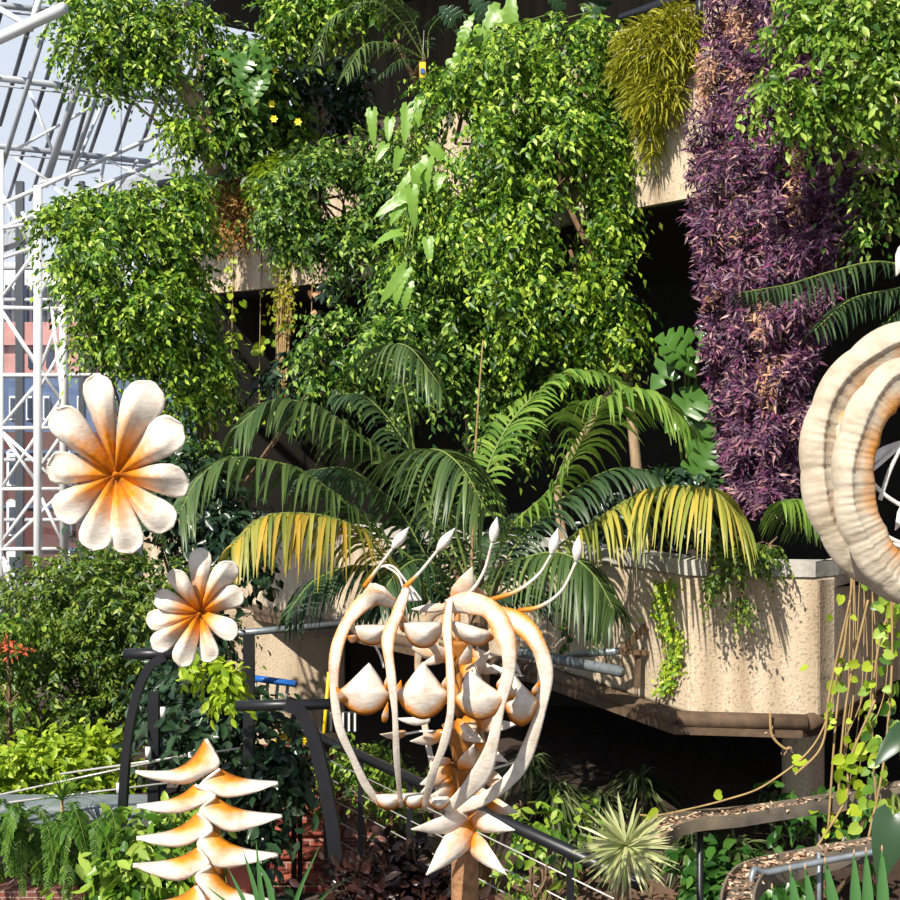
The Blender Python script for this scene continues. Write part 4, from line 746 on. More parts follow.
bush('small_seedling', 'sparse young small-leaved shrub in front of the deck, right of the sculpture post', 'shrub', [B(535, 880, 8.0, 24, 18, .2, 16), B(520, 895, 8.0, 24, 14, .2, 14), B(545, 868, 8.0, 10, 8, .1, 6)], 10, 'l_bright', base=(A(530, 900, 8)[0], 8.0, 0), k=6, stems=[([(A(530, 900, 8)[0], 8, 0), A(530, 895, 8), A(536, 868, 8)], [.012, .005])])
# star yucca
yo = thing('variegated_yucca', (A(628, 850, 7.7)[0], 7.85, 0), 'pale variegated star-shaped yucca beside the curved channel', 'plant'); rng = nrng(); mb = MB(); c = A(626, 846, 7.6)
for i in range(105):
    d = unit(rng.normal(size=3)); d[1] = -abs(d[1]) * .7 if rng.random() < .8 else abs(d[1]) * .5; d = unit(d); Ln = S(56, 7.6) * rng.uniform(.75, 1.05); x = np.linspace(0, 1, 5)[:, None]
    path = c + Ln * d * x - UP * .06 * Ln * x ** 2; wd = unit(np.cross(d, TOCAM) + rng.normal(size=3) * .3); ribbon(mb, path, wd, S(2.2, 7.6) * np.array([.7, 1, .85, .55, .05]), .3, np.cross(wd, d))
mb.build('foliage', M['l_yucca'], yo); mb = MB(); mb.tube([(c[0], 7.9, 0), (c[0], 7.8, c[2] - .25), c + [0, .08, 0]], [.05, .04], 10); mb.build('trunk', M['bark'], yo)

# ------------------------------------------------------------------ plants on the balcony planter
bush('planter_creeper', 'straggly flowering creeper over the rim of the balcony planter', 'plant', [B(745, 548, 10.75, 36, 12, .15, 60), B(720, 575, 10.7, 14, 22, .1, 36), B(710, 560, 10.8, 20, 14, .12, 30), B(742, 600, 10.7, 8, 20, .06, 16), B(770, 545, 10.75, 18, 12, .12, 26)], 7, 'l_olive', base=A(745, 555, 10.95), droop=.8)
o = thing('ivy_streak', A(668, 690, 11.4), 'narrow strip of green ivy running down the planter wall', 'plant'); rng = nrng(); mb = MB(); n = 620; yy = rng.uniform(582, 694, n)
def onL(px, off=-.1):      # distance of the balcony wall along a photo column
    for a, b in zip(L[:-1], L[1:]):
        k = (px - 450) / F; den = (b[0] - a[0]) - k * (b[1] - a[1])
        u = (k * a[1] - a[0]) / den if abs(den) > 1e-9 else -1
        if 0 <= u <= 1: return a[1] + u * (b[1] - a[1]) + off
    return 12.0
P_ = []
for y in yy:
    x = 668 + 6 * math.sin(y * .07) + rng.normal() * 5 + (y - 640) * .02; P_.append(A(x, y, onL(x, -.12)))
scatter(mb, np.array(P_), rng.normal(size=(n, 3)) - UP * .7, TOCAM + np.array([-.5, 0, .3]) + rng.normal(size=(n, 3)) * .4, S(7.5, 11.5) * rng.uniform(.6, 1.1, n), T_OVATE); mb.build('foliage', M['l_ficus_c'], o)
mb = MB(); mb.tube([A(670, 582, onL(670, -.05)), A(662, 630, onL(662, -.05)), A(672, 692, onL(672, -.05))], .008, 5, smooth=10); mb.build('stem', M['stem_tan'], o)
rng = nrng()
for x, y0, y1, lab in [(565, 600, 660, 'thin ivy at the left end of the planter wall'), (592, 600, 655, 'short ivy between the grey pipes and the palm frond')]:
    vine('wall_ivy', lab, [A(x, y0, onL(x, -.08)), A(x + 4, y1, onL(x, -.08))], S(9, 12.5), 26, 'l_ficus_b', jit=.05, group='ivy strands on the planter wall')

# vines at right
for pts, Yv, n, lf, m_, lab in [
    ([(900, 590), (880, 640), (872, 720), (878, 830)], 8.6, 46, 13, 'l_lime', 'thick pothos vine with lime leaves hanging at the right edge'),
    ([(868, 600), (850, 680), (842, 740), (838, 800)], 8.7, 10, 11, 'l_lime', 'thin pothos strand crossing the upper channel'),
    ([(850, 600), (830, 690), (822, 745), (795, 775)], 8.8, 6, 9, 'l_lime', 'fine bare root strand curling left at the balcony corner'),
    ([(890, 560), (892, 660), (884, 760), (868, 840)], 8.3, 36, 15, 'l_bright', 'broad pothos strand nearest the ring sculpture foot'),
    ([(855, 560), (845, 640), (836, 720), (828, 830)], 8.9, 12, 10, 'l_lime', 'brown aerial root with a few leaves before the dark planter side'),
    ([(875, 700), (850, 760), (845, 800), (815, 850)], 8.5, 26, 14, 'l_lime', 'drooping pothos runner over the lower channel')]:
    vine('pothos_vine', lab, [A(x, y, Yv) for x, y in pts], S(lf, Yv), n, m_, group='pothos vines at the right edge', jit=.06)
rng = nrng(); mb = MB()
for k in range(9):
    x = rng.uniform(838, 890); mb.tube([A(x, 560, 9.2), A(x + rng.normal() * 4, 680, 9.1), A(x - rng.uniform(5, 25), rng.uniform(740, 790), 9.0)], .004, 5, smooth=12)
tag(mb.build('aerial_roots', M['stem_tan']), 'curtain of thin tan aerial roots before the shaded planter side', 'roots', kind='stuff')
vine('long_runner', 'long yellow runner swooping down from the balcony corner to the curved channel', [A(845, 640, 9.2), A(820, 735, 9.2), A(770, 782, 9.2), (A(725, 800, 9.2)), A(660, 815, 9.2), A(640, 815, 9.2)], S(18, 9.2), 5, 'l_lime', r=.007, jit=.02, hang=.2)
vine('dry_tendril', 'dead curled tendril dangling under the balcony gutter', [A(770, 712, 10.7), A(772, 735, 10.7), A(784, 748, 10.7), A(790, 748, 10.7)], S(6, 10.7), 12, 'l_straw', stem='stem_tan', r=.012, tpl=T_LANCE, jit=.02)
leafy('corner_monstera', 'large dark leaf drooping at the right edge above the stiff blades', 'plant', A(915, 850, 5.2), [(893, 815, 880, 878, 36, 5.1), (905, 730, 876, 760, 22, 6.0)], 'l_dark', 5, 'plain')
# ------------------------------------------------------------------ foreground spikes
o = thing('agave', (A(845, 940, 3.9)[0], 3.9, 2.2), 'stiff green blade leaves with dry tips at the bottom right corner', 'plant')
for (x0, x1, y1, w) in [(800, 790, 866, 12), (815, 805, 864, 12), (838, 825, 858, 14), (856, 854, 850, 14), (868, 866, 848, 14), (882, 882, 846, 15), (782, 772, 884, 10)]:
    mb = MB(); P_ = catmull([A(x0 + (x0 - 845) * -.3, 985, 4.0), A(x0, 930, 3.9), A(x1, y1, 3.9)], 9); ribbon(mb, P_, np.array([1., .1, 0]), S(w / 2, 3.9) * np.array([.9, 1, 1, 1, 1, .95, .8, .45, .03]), .5, np.array([0, -1., .2])); lf = mb.build('leaf', M['l_agave'], o)
    mb = MB(); mb.tube([A(x1, y1 + 5, 3.88), A(x1, y1 - 1, 3.88)], [.004, .001], 5); mb.build('dry_tip', M['l_straw'], lf)
mb = MB(); mb.tube([(A(845, 940, 4)[0], 4, 0), A(845, 985, 4)], [.09, .07], 12); mb.build('trunk', M['bark'], o)
o = thing('grass_blades', (A(280, 960, 4.4)[0], 4.4, 2.0), 'long pointed green blades crossing the stacked-scale sculpture at bottom left', 'plant')
for pts, w in [([(285, 960), (296, 900), (320, 845)], 5), ([(275, 960), (262, 900), (256, 840)], 5), ([(290, 955), (320, 900), (358, 872)], 5), ([(270, 960), (246, 905), (228, 868)], 4), ([(268, 960), (240, 915), (205, 885)], 4), ([(280, 960), (270, 890), (258, 862)], 5), ([(272, 960), (255, 890), (243, 850)], 4)]:
    mb = MB(); P_ = catmull([A(x, y, 4.4) for x, y in pts], 9); ribbon(mb, P_, np.array([.9, .3, .2]), S(w * .7, 4.4) * np.array([.9, 1, 1, 1, .9, .75, .55, .3, .03]), .4, np.array([0, -1., .2])); mb.build('leaf', M['l_agave'], o)
mb = MB(); mb.tube([(A(280, 960, 4.4)[0], 4.4, 0), A(280, 960, 4.4)], [.05, .03], 10); mb.build('stem', M['bark'], o)
# ------------------------------------------------------------------ rails, posts, pipes
YR = 11.9
def rail_pt(u, z): p = D0 + (D1 - D0) * u; return np.array([p[0], p[1], z])
H0, H1 = A(322, 738, 11.9), A(640, 884, 8.05)
hr_ = thing('handrail', ((H0[0] + H1[0]) / 2, (H0[1] + H1[1]) / 2, .66), 'black handrail with wires descending right behind the pod sculpture', 'railing')
mb = MB(); mb.tube([H0, H1], .045, 10); mb.build('top_rail', M['black_steel'], hr_)
for u in (.02, .17, .36, .84):
    p = H0 + (H1 - H0) * u; mb = MB(); mb.tube([p, [p[0], p[1], .62]], .035, 4); mb.build('post', M['black_steel'], hr_, smooth=False)
for k in range(6):
    mb = MB(); dz = np.array([0, 0, .17 * (k + 1)]); mb.tube([H0 - dz, H1 - dz], .006, 5); mb.build('wire', M['cable'], hr_)
# black curved posts with arms
def arched(label, arm, leg, Y, w, foot):
    o = thing('curved_post', (A(foot[0], foot[1], Y)[0], Y, 0), label, 'post', 'black curved steel posts')
    mb = MB(); mb.tube([A(*arm[0], Y), A(*arm[1], Y)], S(5.5, Y), 12); mb.build('arm', M['black_steel'], o)
    P_ = [A(x, y, Y) for x, y in leg]; P_.append(np.array([P_[-1][0], Y, 0])); R = catmull(P_, 40)
    T_ = unit(np.gradient(R, axis=0)); wd = unit(np.cross(T_, TOCAM)); mb = MB(); h = S(w, Y) / 2; d_ = np.array([0, .04, 0])
    mb.grid(np.stack([R - wd * h - d_, R + wd * h - d_, R + wd * h + d_, R - wd * h + d_, R - wd * h - d_], 1)); mb.build('leg', M['black_steel'], o, smooth=False)
arched('black curved steel post arching right, left of the stacked-scale sculpture', [(124, 654), (182, 654)], [(166, 656), (150, 666), (137, 695), (128, 740), (124, 790), (122, 850)], 9.3, 8, (122, 900))
arched('black curved steel post arching down in front of the brick steps', [(236, 706), (334, 704)], [(286, 703), (302, 712), (315, 742), (328, 800), (335, 850), (338, 910)], 8.5, 13, (338, 900))
for x, y0, Yp, lab in [(154, 692, 10.2, 'dark slim upright post left of the stacked-scale sculpture'), (249, 635, 10.4, 'dark square upright post behind the arm of the right curved post')]:
    mb = MB(); a = A(x, y0, Yp); mb.box((a[0], Yp, a[2] / 2), (.085, .085, a[2])); tag(mb.build('upright_post', M['black_steel'], smooth=False), lab, 'post')
wr = thing('wire_fence', (A(100, 780, 10.1)[0], 10.1, 1.5), 'thin steel wires with clamps stretched between the left posts', 'fence')
for (x0, y0, x1, y1) in [(-20, 799, 190, 754), (60, 774, 240, 748), (-20, 806, 175, 782)]:
    mb = MB(); mb.tube([A(x0, y0, 10.1), A(x1, y1, 10.1)], .009, 5); mb.build('wire', M['cable'], wr)
for x, y in [(148, 752), (119, 788), (163, 712), (191, 756), (122, 816)]:
    mb = MB(); mb.tube([A(x, y - 5, 10.05), A(x, y + 5, 10.05)], .022, 6); mb.build('clamp', M['white_steel'], wr)
# second railing behind the rubber shrub
r2 = thing('stair_railing', (A(265, 760, 14)[0], 14, 0), 'slanting wires and rail seen behind the rubber plant', 'railing')
for k in range(6):
    mb = MB(); mb.tube([A(195, 690 + 14 * k, 14), A(300, 735 + 14 * k, 13)], .008, 5); mb.build('wire', M['cable'], r2)
mb = MB(); mb.tube([A(190, 672, 14), A(330, 745, 12.6)], .04, 8); mb.build('top_rail', M['black_steel'], r2)
for x in (200, 300): 
    mb = MB(); a = A(x, 680 + (x - 195) * .47, 14 - (x - 195) * .0095); mb.tube([a, [a[0], a[1], 0]], .03, 4); mb.build('post', M['black_steel'], r2)
# balcony continuing left: thin pipe in front
o = thing('overhead_pipe', A(300, 628, 12.5), 'slim grey pipe running under the planter behind the small flower', 'pipe'); mb = MB(); mb.tube([A(205, 636, 12.4), A(345, 624, 12.8)], .035, 8); mb.build('pipe', M['zinc'], o)
wl = MB(); a, b = A(222, 700, 18.4), A(345, 700, 18.4); wl.box(((a[0] + b[0]) / 2, 18.4, 1.12), (b[0] - a[0], .2, 2.24)); struct(wl.build('wall_lower', M['conc'], smooth=False))
bs = thing('blue_rack', A(265, 700, 13.2), 'blue-topped slatted metal rack behind the black posts', 'rack')
mb = MB(); mb.tube([A(238, 676, 13.1), A(296, 684, 12.9)], S(3.5, 13), 6); mb.tube([A(236, 690, 13.1), A(250, 697, 12.9)], S(3.5, 13), 6); mb.build('rail', M['blue'], bs)
for x in (244, 256, 268, 278, 288):
    mb = MB(); mb.tube([A(x, 677 + (x - 240) * .13, 13.05), A(x - 2, 702, 13.05)], S(2.2, 13), 4); mb.build('slat', M['grey_steel'], bs)
mb = MB(); mb.tube([A(236, 705, 13.1), [A(236, 705, 13.1)[0], 13.1, 0]], .03, 6); mb.tube([A(294, 705, 13.0), [A(294, 705, 13)[0], 13.0, 0]], .03, 6); mb.build('leg', M['black_steel'], bs)
mb = MB(); mb.box(A(234.5, 683, 13), (S(5, 13), .05, S(22, 13))); mb.build('end_panel', M['yellow'], bs, smooth=False)['label'] = 'yellow end panel'
mb = MB(); a = A(257, 697, 12.8); mb.tube([a - [0, 0, .05], a + [0, 0, .05]], .035, 12); tag(mb.build('white_cup', M['paper_white']), 'small white pot beside the blue rack', 'pot')
mb = MB(); mb.tube([A(329, 672, 12.8), A(325, 720, 12.8), A(323, 748, 12.8)], .02, 6); tag(mb.build('yellow_pole', M['yellow']), 'thin yellow pole left of the pod sculpture', 'pole')
yh = MB(); c = A(298, 748, 16.9)
for k in range(5): yh.tube([c + [.3 * math.cos(t), .16 * math.sin(t), .035 * k + .02 * math.sin(3 * t)] for t in np.linspace(0, 6.28, 22)], .018, 6)
tag(yh.build('hose', M['yellow']), 'coiled yellow hose behind the right curved post', 'hose')
mb = MB(); mb.box(c - [0, 0, c[2] / 2 + .02], (.6, .4, c[2])); tag(mb.build('plinth', M['conc_dark'], smooth=False), 'low grey block carrying the yellow hose', 'block')
vt = thing('wall_grille', A(338, 722, 12.9), 'small white barred grille behind the left rib of the pod sculpture', 'vent'); mb = MB(); mb.box(A(340, 722, 12.95), (.36, .06, .2)); mb.build('backing', M['black_steel'], vt, smooth=False)
for k in range(6):
    mb = MB(); mb.box(A(325 + 6 * k, 722, 12.9), (.02, .03, .18)); mb.build('bar', M['white_steel'], vt, smooth=False)
# grey pipes on the planter
gp = thing('grey_pipe', A(600, 670, 12), 'open-ended thick grey pipe on the ledge left of the ivy', 'pipe'); R = [A(520, 652, 12.2), A(622, 672, 11.2)]; mb = MB(); mb.tube(R, S(5.5, 11.5), 16, cap=False); d_ = unit(R[1] - R[0]); mb.tube([R[1] - d_ * .3, R[1]], S(4.6, 11.5), 16, cap=True); mb.tube([R[0] + d_ * .5, R[0] + d_ * .53], S(6.2, 11.5), 16); mb.build('tube', M['zinc'], gp)
gb = thing('pipe_bracket', A(630, 652, 11.6), 'thinner grey pipe with a rusty timber bracket on the planter wall', 'bracket'); mb = MB(); mb.tube([A(568, 655, 12), A(620, 651, 11.5)], S(3.6, 11.7), 12); mb.build('pipe', M['zinc'], gb)
mb = MB(); mb.tube([A(622, 650, 11.5), A(646, 626, 11.6)], S(4, 11.5), 4); mb.tube([A(618, 651, 11.5), A(648, 653, 11.6)], S(3.4, 11.5), 4); mb.build('timber', M['bark'], gb, smooth=False)
mb = MB(); mb.tube([A(638, 652, 11.6), A(637, 688, 11.6)], S(4, 11.5), 4); mb.tube([A(622, 655, 11.5), A(622, 684, 11.5)], .008, 5); mb.build('strut', M['rust'], gb, smooth=False)
# curved leaf-strewn channels
def channel(label, pts, w, h, group):
    R = catmull([np.array(p) for p in pts], 60); T_ = unit(np.gradient(R, axis=0)); sd = unit(np.cross(T_, UP)); rng = nrng()
    o = thing('walkway_channel', R[30] - [0, 0, h], label, 'channel', group); u = UP * h; hw = sd * w / 2; t_ = .02
    mb = MB(); mb.grid(np.stack([R - hw, R - hw - u, R + hw - u, R + hw, R + hw * .85, R + hw * .85 - u * .5, R - hw * .85 - u * .5, R - hw * .85, R - hw], 1)); mb.build('trough', M['channel'], o, smooth=False)
    n = 420; q = rng.uniform(0, 59, n).astype(int); P_ = R[q] + sd[q] * (rng.uniform(-.42, .42, n) * w)[:, None] - UP * h * .4 + UP * rng.uniform(0, h * .45, n)[:, None]
    mb = MB(); scatter(mb, P_, rng.normal(size=(n, 3)) * [1, 1, .2], UP + rng.normal(size=(n, 3)) * .4, rng.uniform(.03, .06, n), T_OVATE); o2 = mb.build('leaf_litter', M['debris'], o); o2['kind'] = 'stuff'; return o, R
M['channel'] = plain('black_taped_channel', lin(136, 122, 102), 0.7, var=.6, scale=3, col2=lin(52, 48, 44))
ch, R = channel('upper curved channel full of dry leaves, ending beside the star yucca', [A(648, 838, 8.6), A(662, 824, 8.9), A(690, 815, 9.1), A(740, 810, 9.2), (A(800, 801, 9.1)), A(880, 787, 8.9), A(960, 775, 8.7)], .2, .09, 'curved leaf-filled channels')
mb = MB()
for x in (820, 700): a = A(x, 806, 9.15); mb.tube([a - [0, 0, .08], [a[0], a[1], 0]], .025, 8)
mb.build('support', M['black_steel'], ch)
ch, R = channel('lower curved channel with leaves, bending down at the bottom right', [A(738, 930, 6.3), A(738, 892, 6.6), A(752, 868, 6.9), A(785, 858, 7.1), A(830, 848, 7.1), A(880, 838, 7.0), A(960, 822, 6.8)], .17, .1, 'curved leaf-filled channels')
mb = MB(); mb.tube([A(752, 960, 6.7), A(752, 876, 6.8), A(770, 872, 6.85), A(830, 860, 6.9), A(905, 846, 6.9)], S(3.4, 6.8), 10, smooth=30); mb.build('pipe', M['zinc'], ch)
mb = MB(); a = A(752, 940, 6.7); mb.tube([a, [a[0], a[1], 0]], S(3.4, 6.8), 10); mb.tube([A(819, 852, 7), A(819, 905, 7), [A(819, 905, 7)[0], 7, 0]], .012, 8); mb.build('support', M['zinc'], ch)
# parapet rails
for pts, Yp, lab in [([(160, 184), (215, 176), (268, 162)], [21.5, 20.8, 20.3], 'dark handrail on top of the left parapet below the leaning tree'), ([(622, 20), (660, 6), (700, -8)], [13.9, 13.5, 13.1], 'dark corrugated edge rail above the yellow-green fern')]:
    mb = MB(); mb.tube([A(x, y, q) for (x, y), q in zip(pts, Yp)], .07, 8)
    for (x, y), q in zip(pts, Yp): a = A(x, y, q); mb.tube([a, [a[0], a[1], UZ1 - .25]], .05, 6)
    tag(mb.build('parapet_rail', M['black_steel']), lab, 'rail', 'rails on the terrace parapets')
mb = MB(); a = A(263, 196, 20.4); mb.box(a, (S(9, 20), .12, S(14, 20))); tag(mb.build('corner_post', M['paper_white'], smooth=False), 'small white post at the left parapet corner beside the brown fern', 'post')

# ------------------------------------------------------------------ sculptures: hanging flowers
def petal(parent, c, tip, W, hook=.25, fold=.3, rng=None, depth=.16, base=.34, Mat='paper', orange=.55):
    """a folded paddle petal from centre c to tip: rounded spoon end, ridge down the middle"""
    n, m = 26, 13; t = np.linspace(0, 1, n); ax = tip - c; Ln = np.linalg.norm(ax); ax = ax / Ln; nr = unit(TOCAM - ax * np.dot(TOCAM, ax)); w = np.cross(nr, ax)
    prof = np.interp(t, [0, .12, .35, .55, .72, .84, .92, .97, 1], [base * .8, base, base + .16, .72, .92, 1, .88, .6, .08]); v0 = rng.choice([-.3, .3])
    tw = rng.uniform(-.35, .35); G = np.zeros((n, m, 3)); st = np.zeros((n, m))
    for i in range(n):
        lift = depth * Ln * (math.sin(t[i] * math.pi * .75) ** 1.2) - hook * W * max(0, (t[i] - .72) / .28) ** 2
        for j in range(m):
            v = (j / (m - 1) - .5) * 2; a = tw * t[i]
            cx = v * prof[i] * W / 2; up = (fold * (.55 - abs(v - v0)) * (1 - .9 * t[i] ** 3) - .22 * t[i] ** 4 * (1 - v * v)) * W * prof[i]
            G[i, j] = c + ax * t[i] * Ln + w * (cx * math.cos(a) - up * math.sin(a) * .6) + nr * (lift + up * math.cos(a) + cx * math.sin(a))
            st[i, j] = max(0.02, .95 - t[i] / orange * .62 - .1 * abs(v) + .28 * math.exp(-((v - v0) / .22) ** 2) * (1 - t[i]))
    mb = MB(); mb.grid(G, st); return mb.build('petal', M[Mat], parent, thick=.009)
def hang_flower(name, label, c, Y, tips, W, hub, seed):
    rng = np.random.default_rng(seed); C_ = A(*c, Y); o = thing(name, C_, label, 'flower sculpture', 'hanging flower sculptures'); hang_flower.o = o
    for i, (x, y, k) in enumerate(tips):
        tp = A(x, y, Y - .10 + rng.uniform(-.05, .05)); petal(o, C_ + [0, .05, 0], tp, S(W * k, Y), rng=rng, hook=.2, fold=rng.uniform(.5, .75))
    mb = MB(); mb.tube([C_ + [0, .16, 0], C_ + [0, .03, 0], C_ - [0, .02, 0]], [S(hub * .5, Y), S(hub * .5, Y), S(hub * .12, Y)], 14, stain=[.8, .8]); mb.build('hub', M['paper'], o)
    mb = MB(); top = C_ + [0, .12, 0]; mb.tube([top, [top[0], top[1], 9.2]], .0016, 5); mb.build('suspension_wire', M['black_steel'], o); return o
hang_flower('paper_flower', 'larger white ten-petal flower with orange heart hanging at left', (115, 475), 6.4, [(97, 373, 1), (154, 381, 1.2), (183, 424, 1.15), (190, 483, 1.05), (173, 528, .95), (132, 554, .95), (92, 551, .95), (56, 516, 1.05), (47, 466, 1.0), (55, 409, 1.0)], 34, 9, 5)
hang_flower('paper_flower', 'smaller white ten-petal flower with orange heart hanging lower right of the bigger flower', (199, 614), 6.6, [(202, 547, 1), (234, 561, 1.05), (243, 591, 1), (239, 634, .95), (212, 662, .95), (180, 667, .95), (152, 648, .95), (146, 621, .9), (155, 595, .9), (173, 569, .95)], 23, 5, 9)

# stacked crescent-scale sculpture
fs = thing('scale_sculpture', (A(212, 900, 5.5)[0], 5.5, 0), 'stacked crescent-scale tree sculpture in white and orange at lower left', 'sculpture')
def crescent(parent, tip, belly, end, apex, Y, bulge=.028, ytip=-.04, flip=1, conc=.24):
    n, m = 26, 9
    lower = catmull([np.array([*tip, 0.]), np.array([*( .55 * np.array(tip) + .45 * np.array(belly) + [0, 2.0]), 0.]), np.array([*belly, 0.]), np.array([*(.4 * np.array(belly) + .6 * np.array(end) + [2 * flip, 2]), 0.]), np.array([*end, 0.]), np.array([*apex, 0.])], n)
    up_mid = np.array(tip) * .5 + np.array(apex) * .5 + [0, (abs(apex[1] - tip[1])) * conc]
    q3 = np.array(tip) * .22 + np.array(apex) * .78 + [0, (abs(apex[1] - tip[1])) * conc * .95]
    upper = catmull([np.array([*tip, 0.]) + [0, -1.5, 0], np.array([*up_mid, 0.]), np.array([*q3, 0.]), np.array([*apex, 0.])], n)
    G = np.zeros((n, m, 3)); st = np.zeros((n, m))
    for i in range(n):
        t = i / (n - 1)
        for j in range(m):
            v = j / (m - 1); p = upper[i] * (1 - v) + lower[i] * v; yy = Y + ytip * (1 - t) - bulge * math.sin(math.pi * v) * math.sin(math.pi * min(1, t + .08)) - .05 * v
            G[i, j] = A(p[0], p[1], yy); st[i, j] = max(0.03, (1.02 - v * 1.12)) * min(1, max(0, t * 3.0 - .7)) * .9
    mb = MB(); mb.grid(G, st); return mb.build('scale', M['paper'], parent, thick=.012)
crescent(fs, (135.5, 773), (186, 783), (220, 762), (206, 739), 5.500, bulge=.05, conc=.44)
crescent(fs, (278, 784), (227, 797), (199, 785), (220, 769), 5.465, flip=-1)
crescent(fs, (137, 807), (181, 812), (216, 795), (195, 785), 5.430)
crescent(fs, (282, 817), (230, 831), (199, 810), (215, 797), 5.395, flip=-1)
crescent(fs, (136.5, 839), (181, 846), (213, 828), (198, 813), 5.360)
crescent(fs, (278, 856), (217, 867), (197, 842), (212, 830), 5.325, flip=-1)
crescent(fs, (133, 866), (178, 880), (210, 863), (198, 848), 5.290)
crescent(fs, (272, 902), (222, 908), (195, 876), (211, 866), 5.255, flip=-1)
crescent(fs, (138, 906), (176, 920), (206, 902), (196, 886), 5.220)
crescent(fs, (280, 938), (222, 944), (194, 914), (209, 902), 5.185, flip=-1)
mb = MB(); b_ = A(208, 760, 5.56); mb.tube([b_, [b_[0], 5.62, 2.6], [b_[0], 5.62, 0]], [.02, .07, .1], 12); mb.build('trunk', M['brown_paper'], fs)
mb = MB(); mb.tube([A(238, 868, 5.58), A(240, 905, 5.58)], [S(11, 5.5), S(13, 5.5)], 10); mb.build('terracotta_sleeve', M['nosing'], fs)

# ------------------------------------------------------------------ pod sculpture
YS = 6.0
pod = thing('pod_sculpture', (A(463, 860, YS)[0], YS, 0), 'tall open pod sculpture of white ribs and spoon scales on a brown post', 'sculpture')
def rib(pts, wl, thick=.012, mat='paper', st=None, tilt=0.0, name='rib'):
    """band swept along (px, py, dY); widths wl in photo px"""
    R = catmull([A(x, y, YS + d) for x, y, d in pts], 48); T_ = unit(np.gradient(R, axis=0)); W = np.interp(np.linspace(0, 1, 48), np.linspace(0, 1, len(wl)), wl) * YS / F / 2
    rng = nrng(); W = .9 * W * (1 + .09 * np.sin(np.linspace(0, 26, 48) + rng.uniform(0, 6)))
    wd = unit(np.cross(T_, TOCAM)); nd = np.cross(wd, T_); ca, sa = math.cos(tilt), math.sin(tilt); w2 = wd * ca + nd * sa; n2 = nd * ca - wd * sa
    m = 7; v = np.linspace(-1, 1, m); G = R[:, None] + w2[:, None] * (W[:, None] * v)[..., None] - n2[:, None] * (W[:, None] * (.16 * (1 - np.abs(v))))[..., None] * (1 if np.dot(n2[20], TOCAM) < 0 else -1)
    s_ = np.interp(np.linspace(0, 1, 48), np.linspace(0, 1, len(st)), st) if st is not None else np.zeros(48)
    S_ = np.clip(s_[:, None] * (.12 + 1.15 * np.maximum(0, np.abs(v) - .25)[None]) , 0, 1) if st is not None else np.zeros((48, m))
    mb = MB(); mb.grid(G, S_ + .001); return mb.build(name, M[mat], pod, thick=thick)
O_ = [.3, .45, .5, .4, .2, .12, .05, .5]
rib([(396, 604, -.1), (372, 598, -.2), (350, 618, -.28), (337, 648, -.32), (334, 683, -.32), (339, 725, -.3), (353, 758, -.25), (366, 785, -.2), (382, 806, -.15)], [12, 18, 14, 12, 10, 8, 8, 8, 7], st=O_)
rib([(407, 588, -.2), (398, 612, -.4), (388, 640, -.5), (391, 673, -.52), (395, 713, -.5), (397, 760, -.42), (401, 806, -.25)], [6, 13, 12, 9, 6, 6, 5], st=O_)
rib([(450, 600, -.3), (447, 628, -.48), (450, 665, -.55), (451, 708, -.55), (444, 743, -.5), (432, 775, -.42), (424, 808, -.25)], [6, 9, 8, 8, 8, 8, 6], st=O_)
rib([(448, 606, -.25), (470, 603, -.38), (493, 612, -.42), (506, 640, -.44), (509, 668, -.44), (500, 705, -.42), (492, 745, -.4), (478, 778, -.35), (447, 810, -.2)], [16, 22, 22, 19, 14, 10, 13, 20, 12], st=[.15, .3, .6, .5, .15, .3, .1, .05, .0])
rib([(490, 610, -.15), (514, 619, -.22), (534, 638, -.26), (545, 668, -.26), (541, 705, -.26), (532, 738, -.25), (516, 772, -.22), (485, 798, -.18), (448, 810, -.1)], [14, 20, 19, 16, 13, 13, 16, 12, 16], st=[.3, .8, .6, .25, .1, .25, .05, 0, 0])
# back ribs
rib([(452, 604, .2), (430, 618, .32), (418, 660, .38), (424, 720, .36), (436, 780, .2), (446, 806, 0)], [10, 10, 8, 7, 7, 6], st=O_, mat='paper_tan')
# crown petals on top
def blade_leaf(base, tip, w, dy0, dy1, mat='paper', name='spike', st=(1, 0), curl=.12, par=None, bend=(0, 0)):
    n, m = 14, 5; t = np.linspace(0, 1, n); a, b = A(*base, YS + dy0), A(*tip, YS + dy1); ax = b - a; Ln = np.linalg.norm(ax); w_ = unit(np.cross(ax, TOCAM)); nr = unit(np.cross(w_, ax)); nr = nr if nr[1] < 0 else -nr
    prof = np.interp(t, [0, .15, .4, .7, 1], [.45, .85, 1, .62, .02]) * S(w, YS) / 2; v = np.linspace(-1, 1, m); bd = np.array([S(bend[0], YS), 0, -S(bend[1], YS)])
    G = (a + ax * t[:, None] + nr * (curl * Ln * np.sin(t * math.pi))[:, None] + bd * np.sin(t * math.pi)[:, None])[:, None] + w_ * (prof[:, None] * v)[..., None] - nr * (prof[:, None] * .35 * np.abs(v))[..., None]
    s_ = np.clip(np.interp(t, [0, .45, 1], [st[0], st[0] * .25, st[1]])[:, None] * (1 - .3 * np.abs(v)), 0, 1) + .001
    mb = MB(); mb.grid(G, s_); return mb.build(name, M[mat], par or pod, thick=.008)
blade_leaf((458, 606), (472, 567), 24, -.1, -.16, st=(.9, .15))
blade_leaf((485, 603), (474, 585), 14, -.05, -.1, st=(1, .6))
blade_leaf((446, 607), (412, 609), 9, -.1, -.05, st=(.4, 0)); blade_leaf((402, 590), (422, 600), 16, .1, 0, mat='paper_white')
blade_leaf((366, 588), (398, 606), 20, -.1, -.05, mat='paper', st=(.25, .1), name='crown_flap')
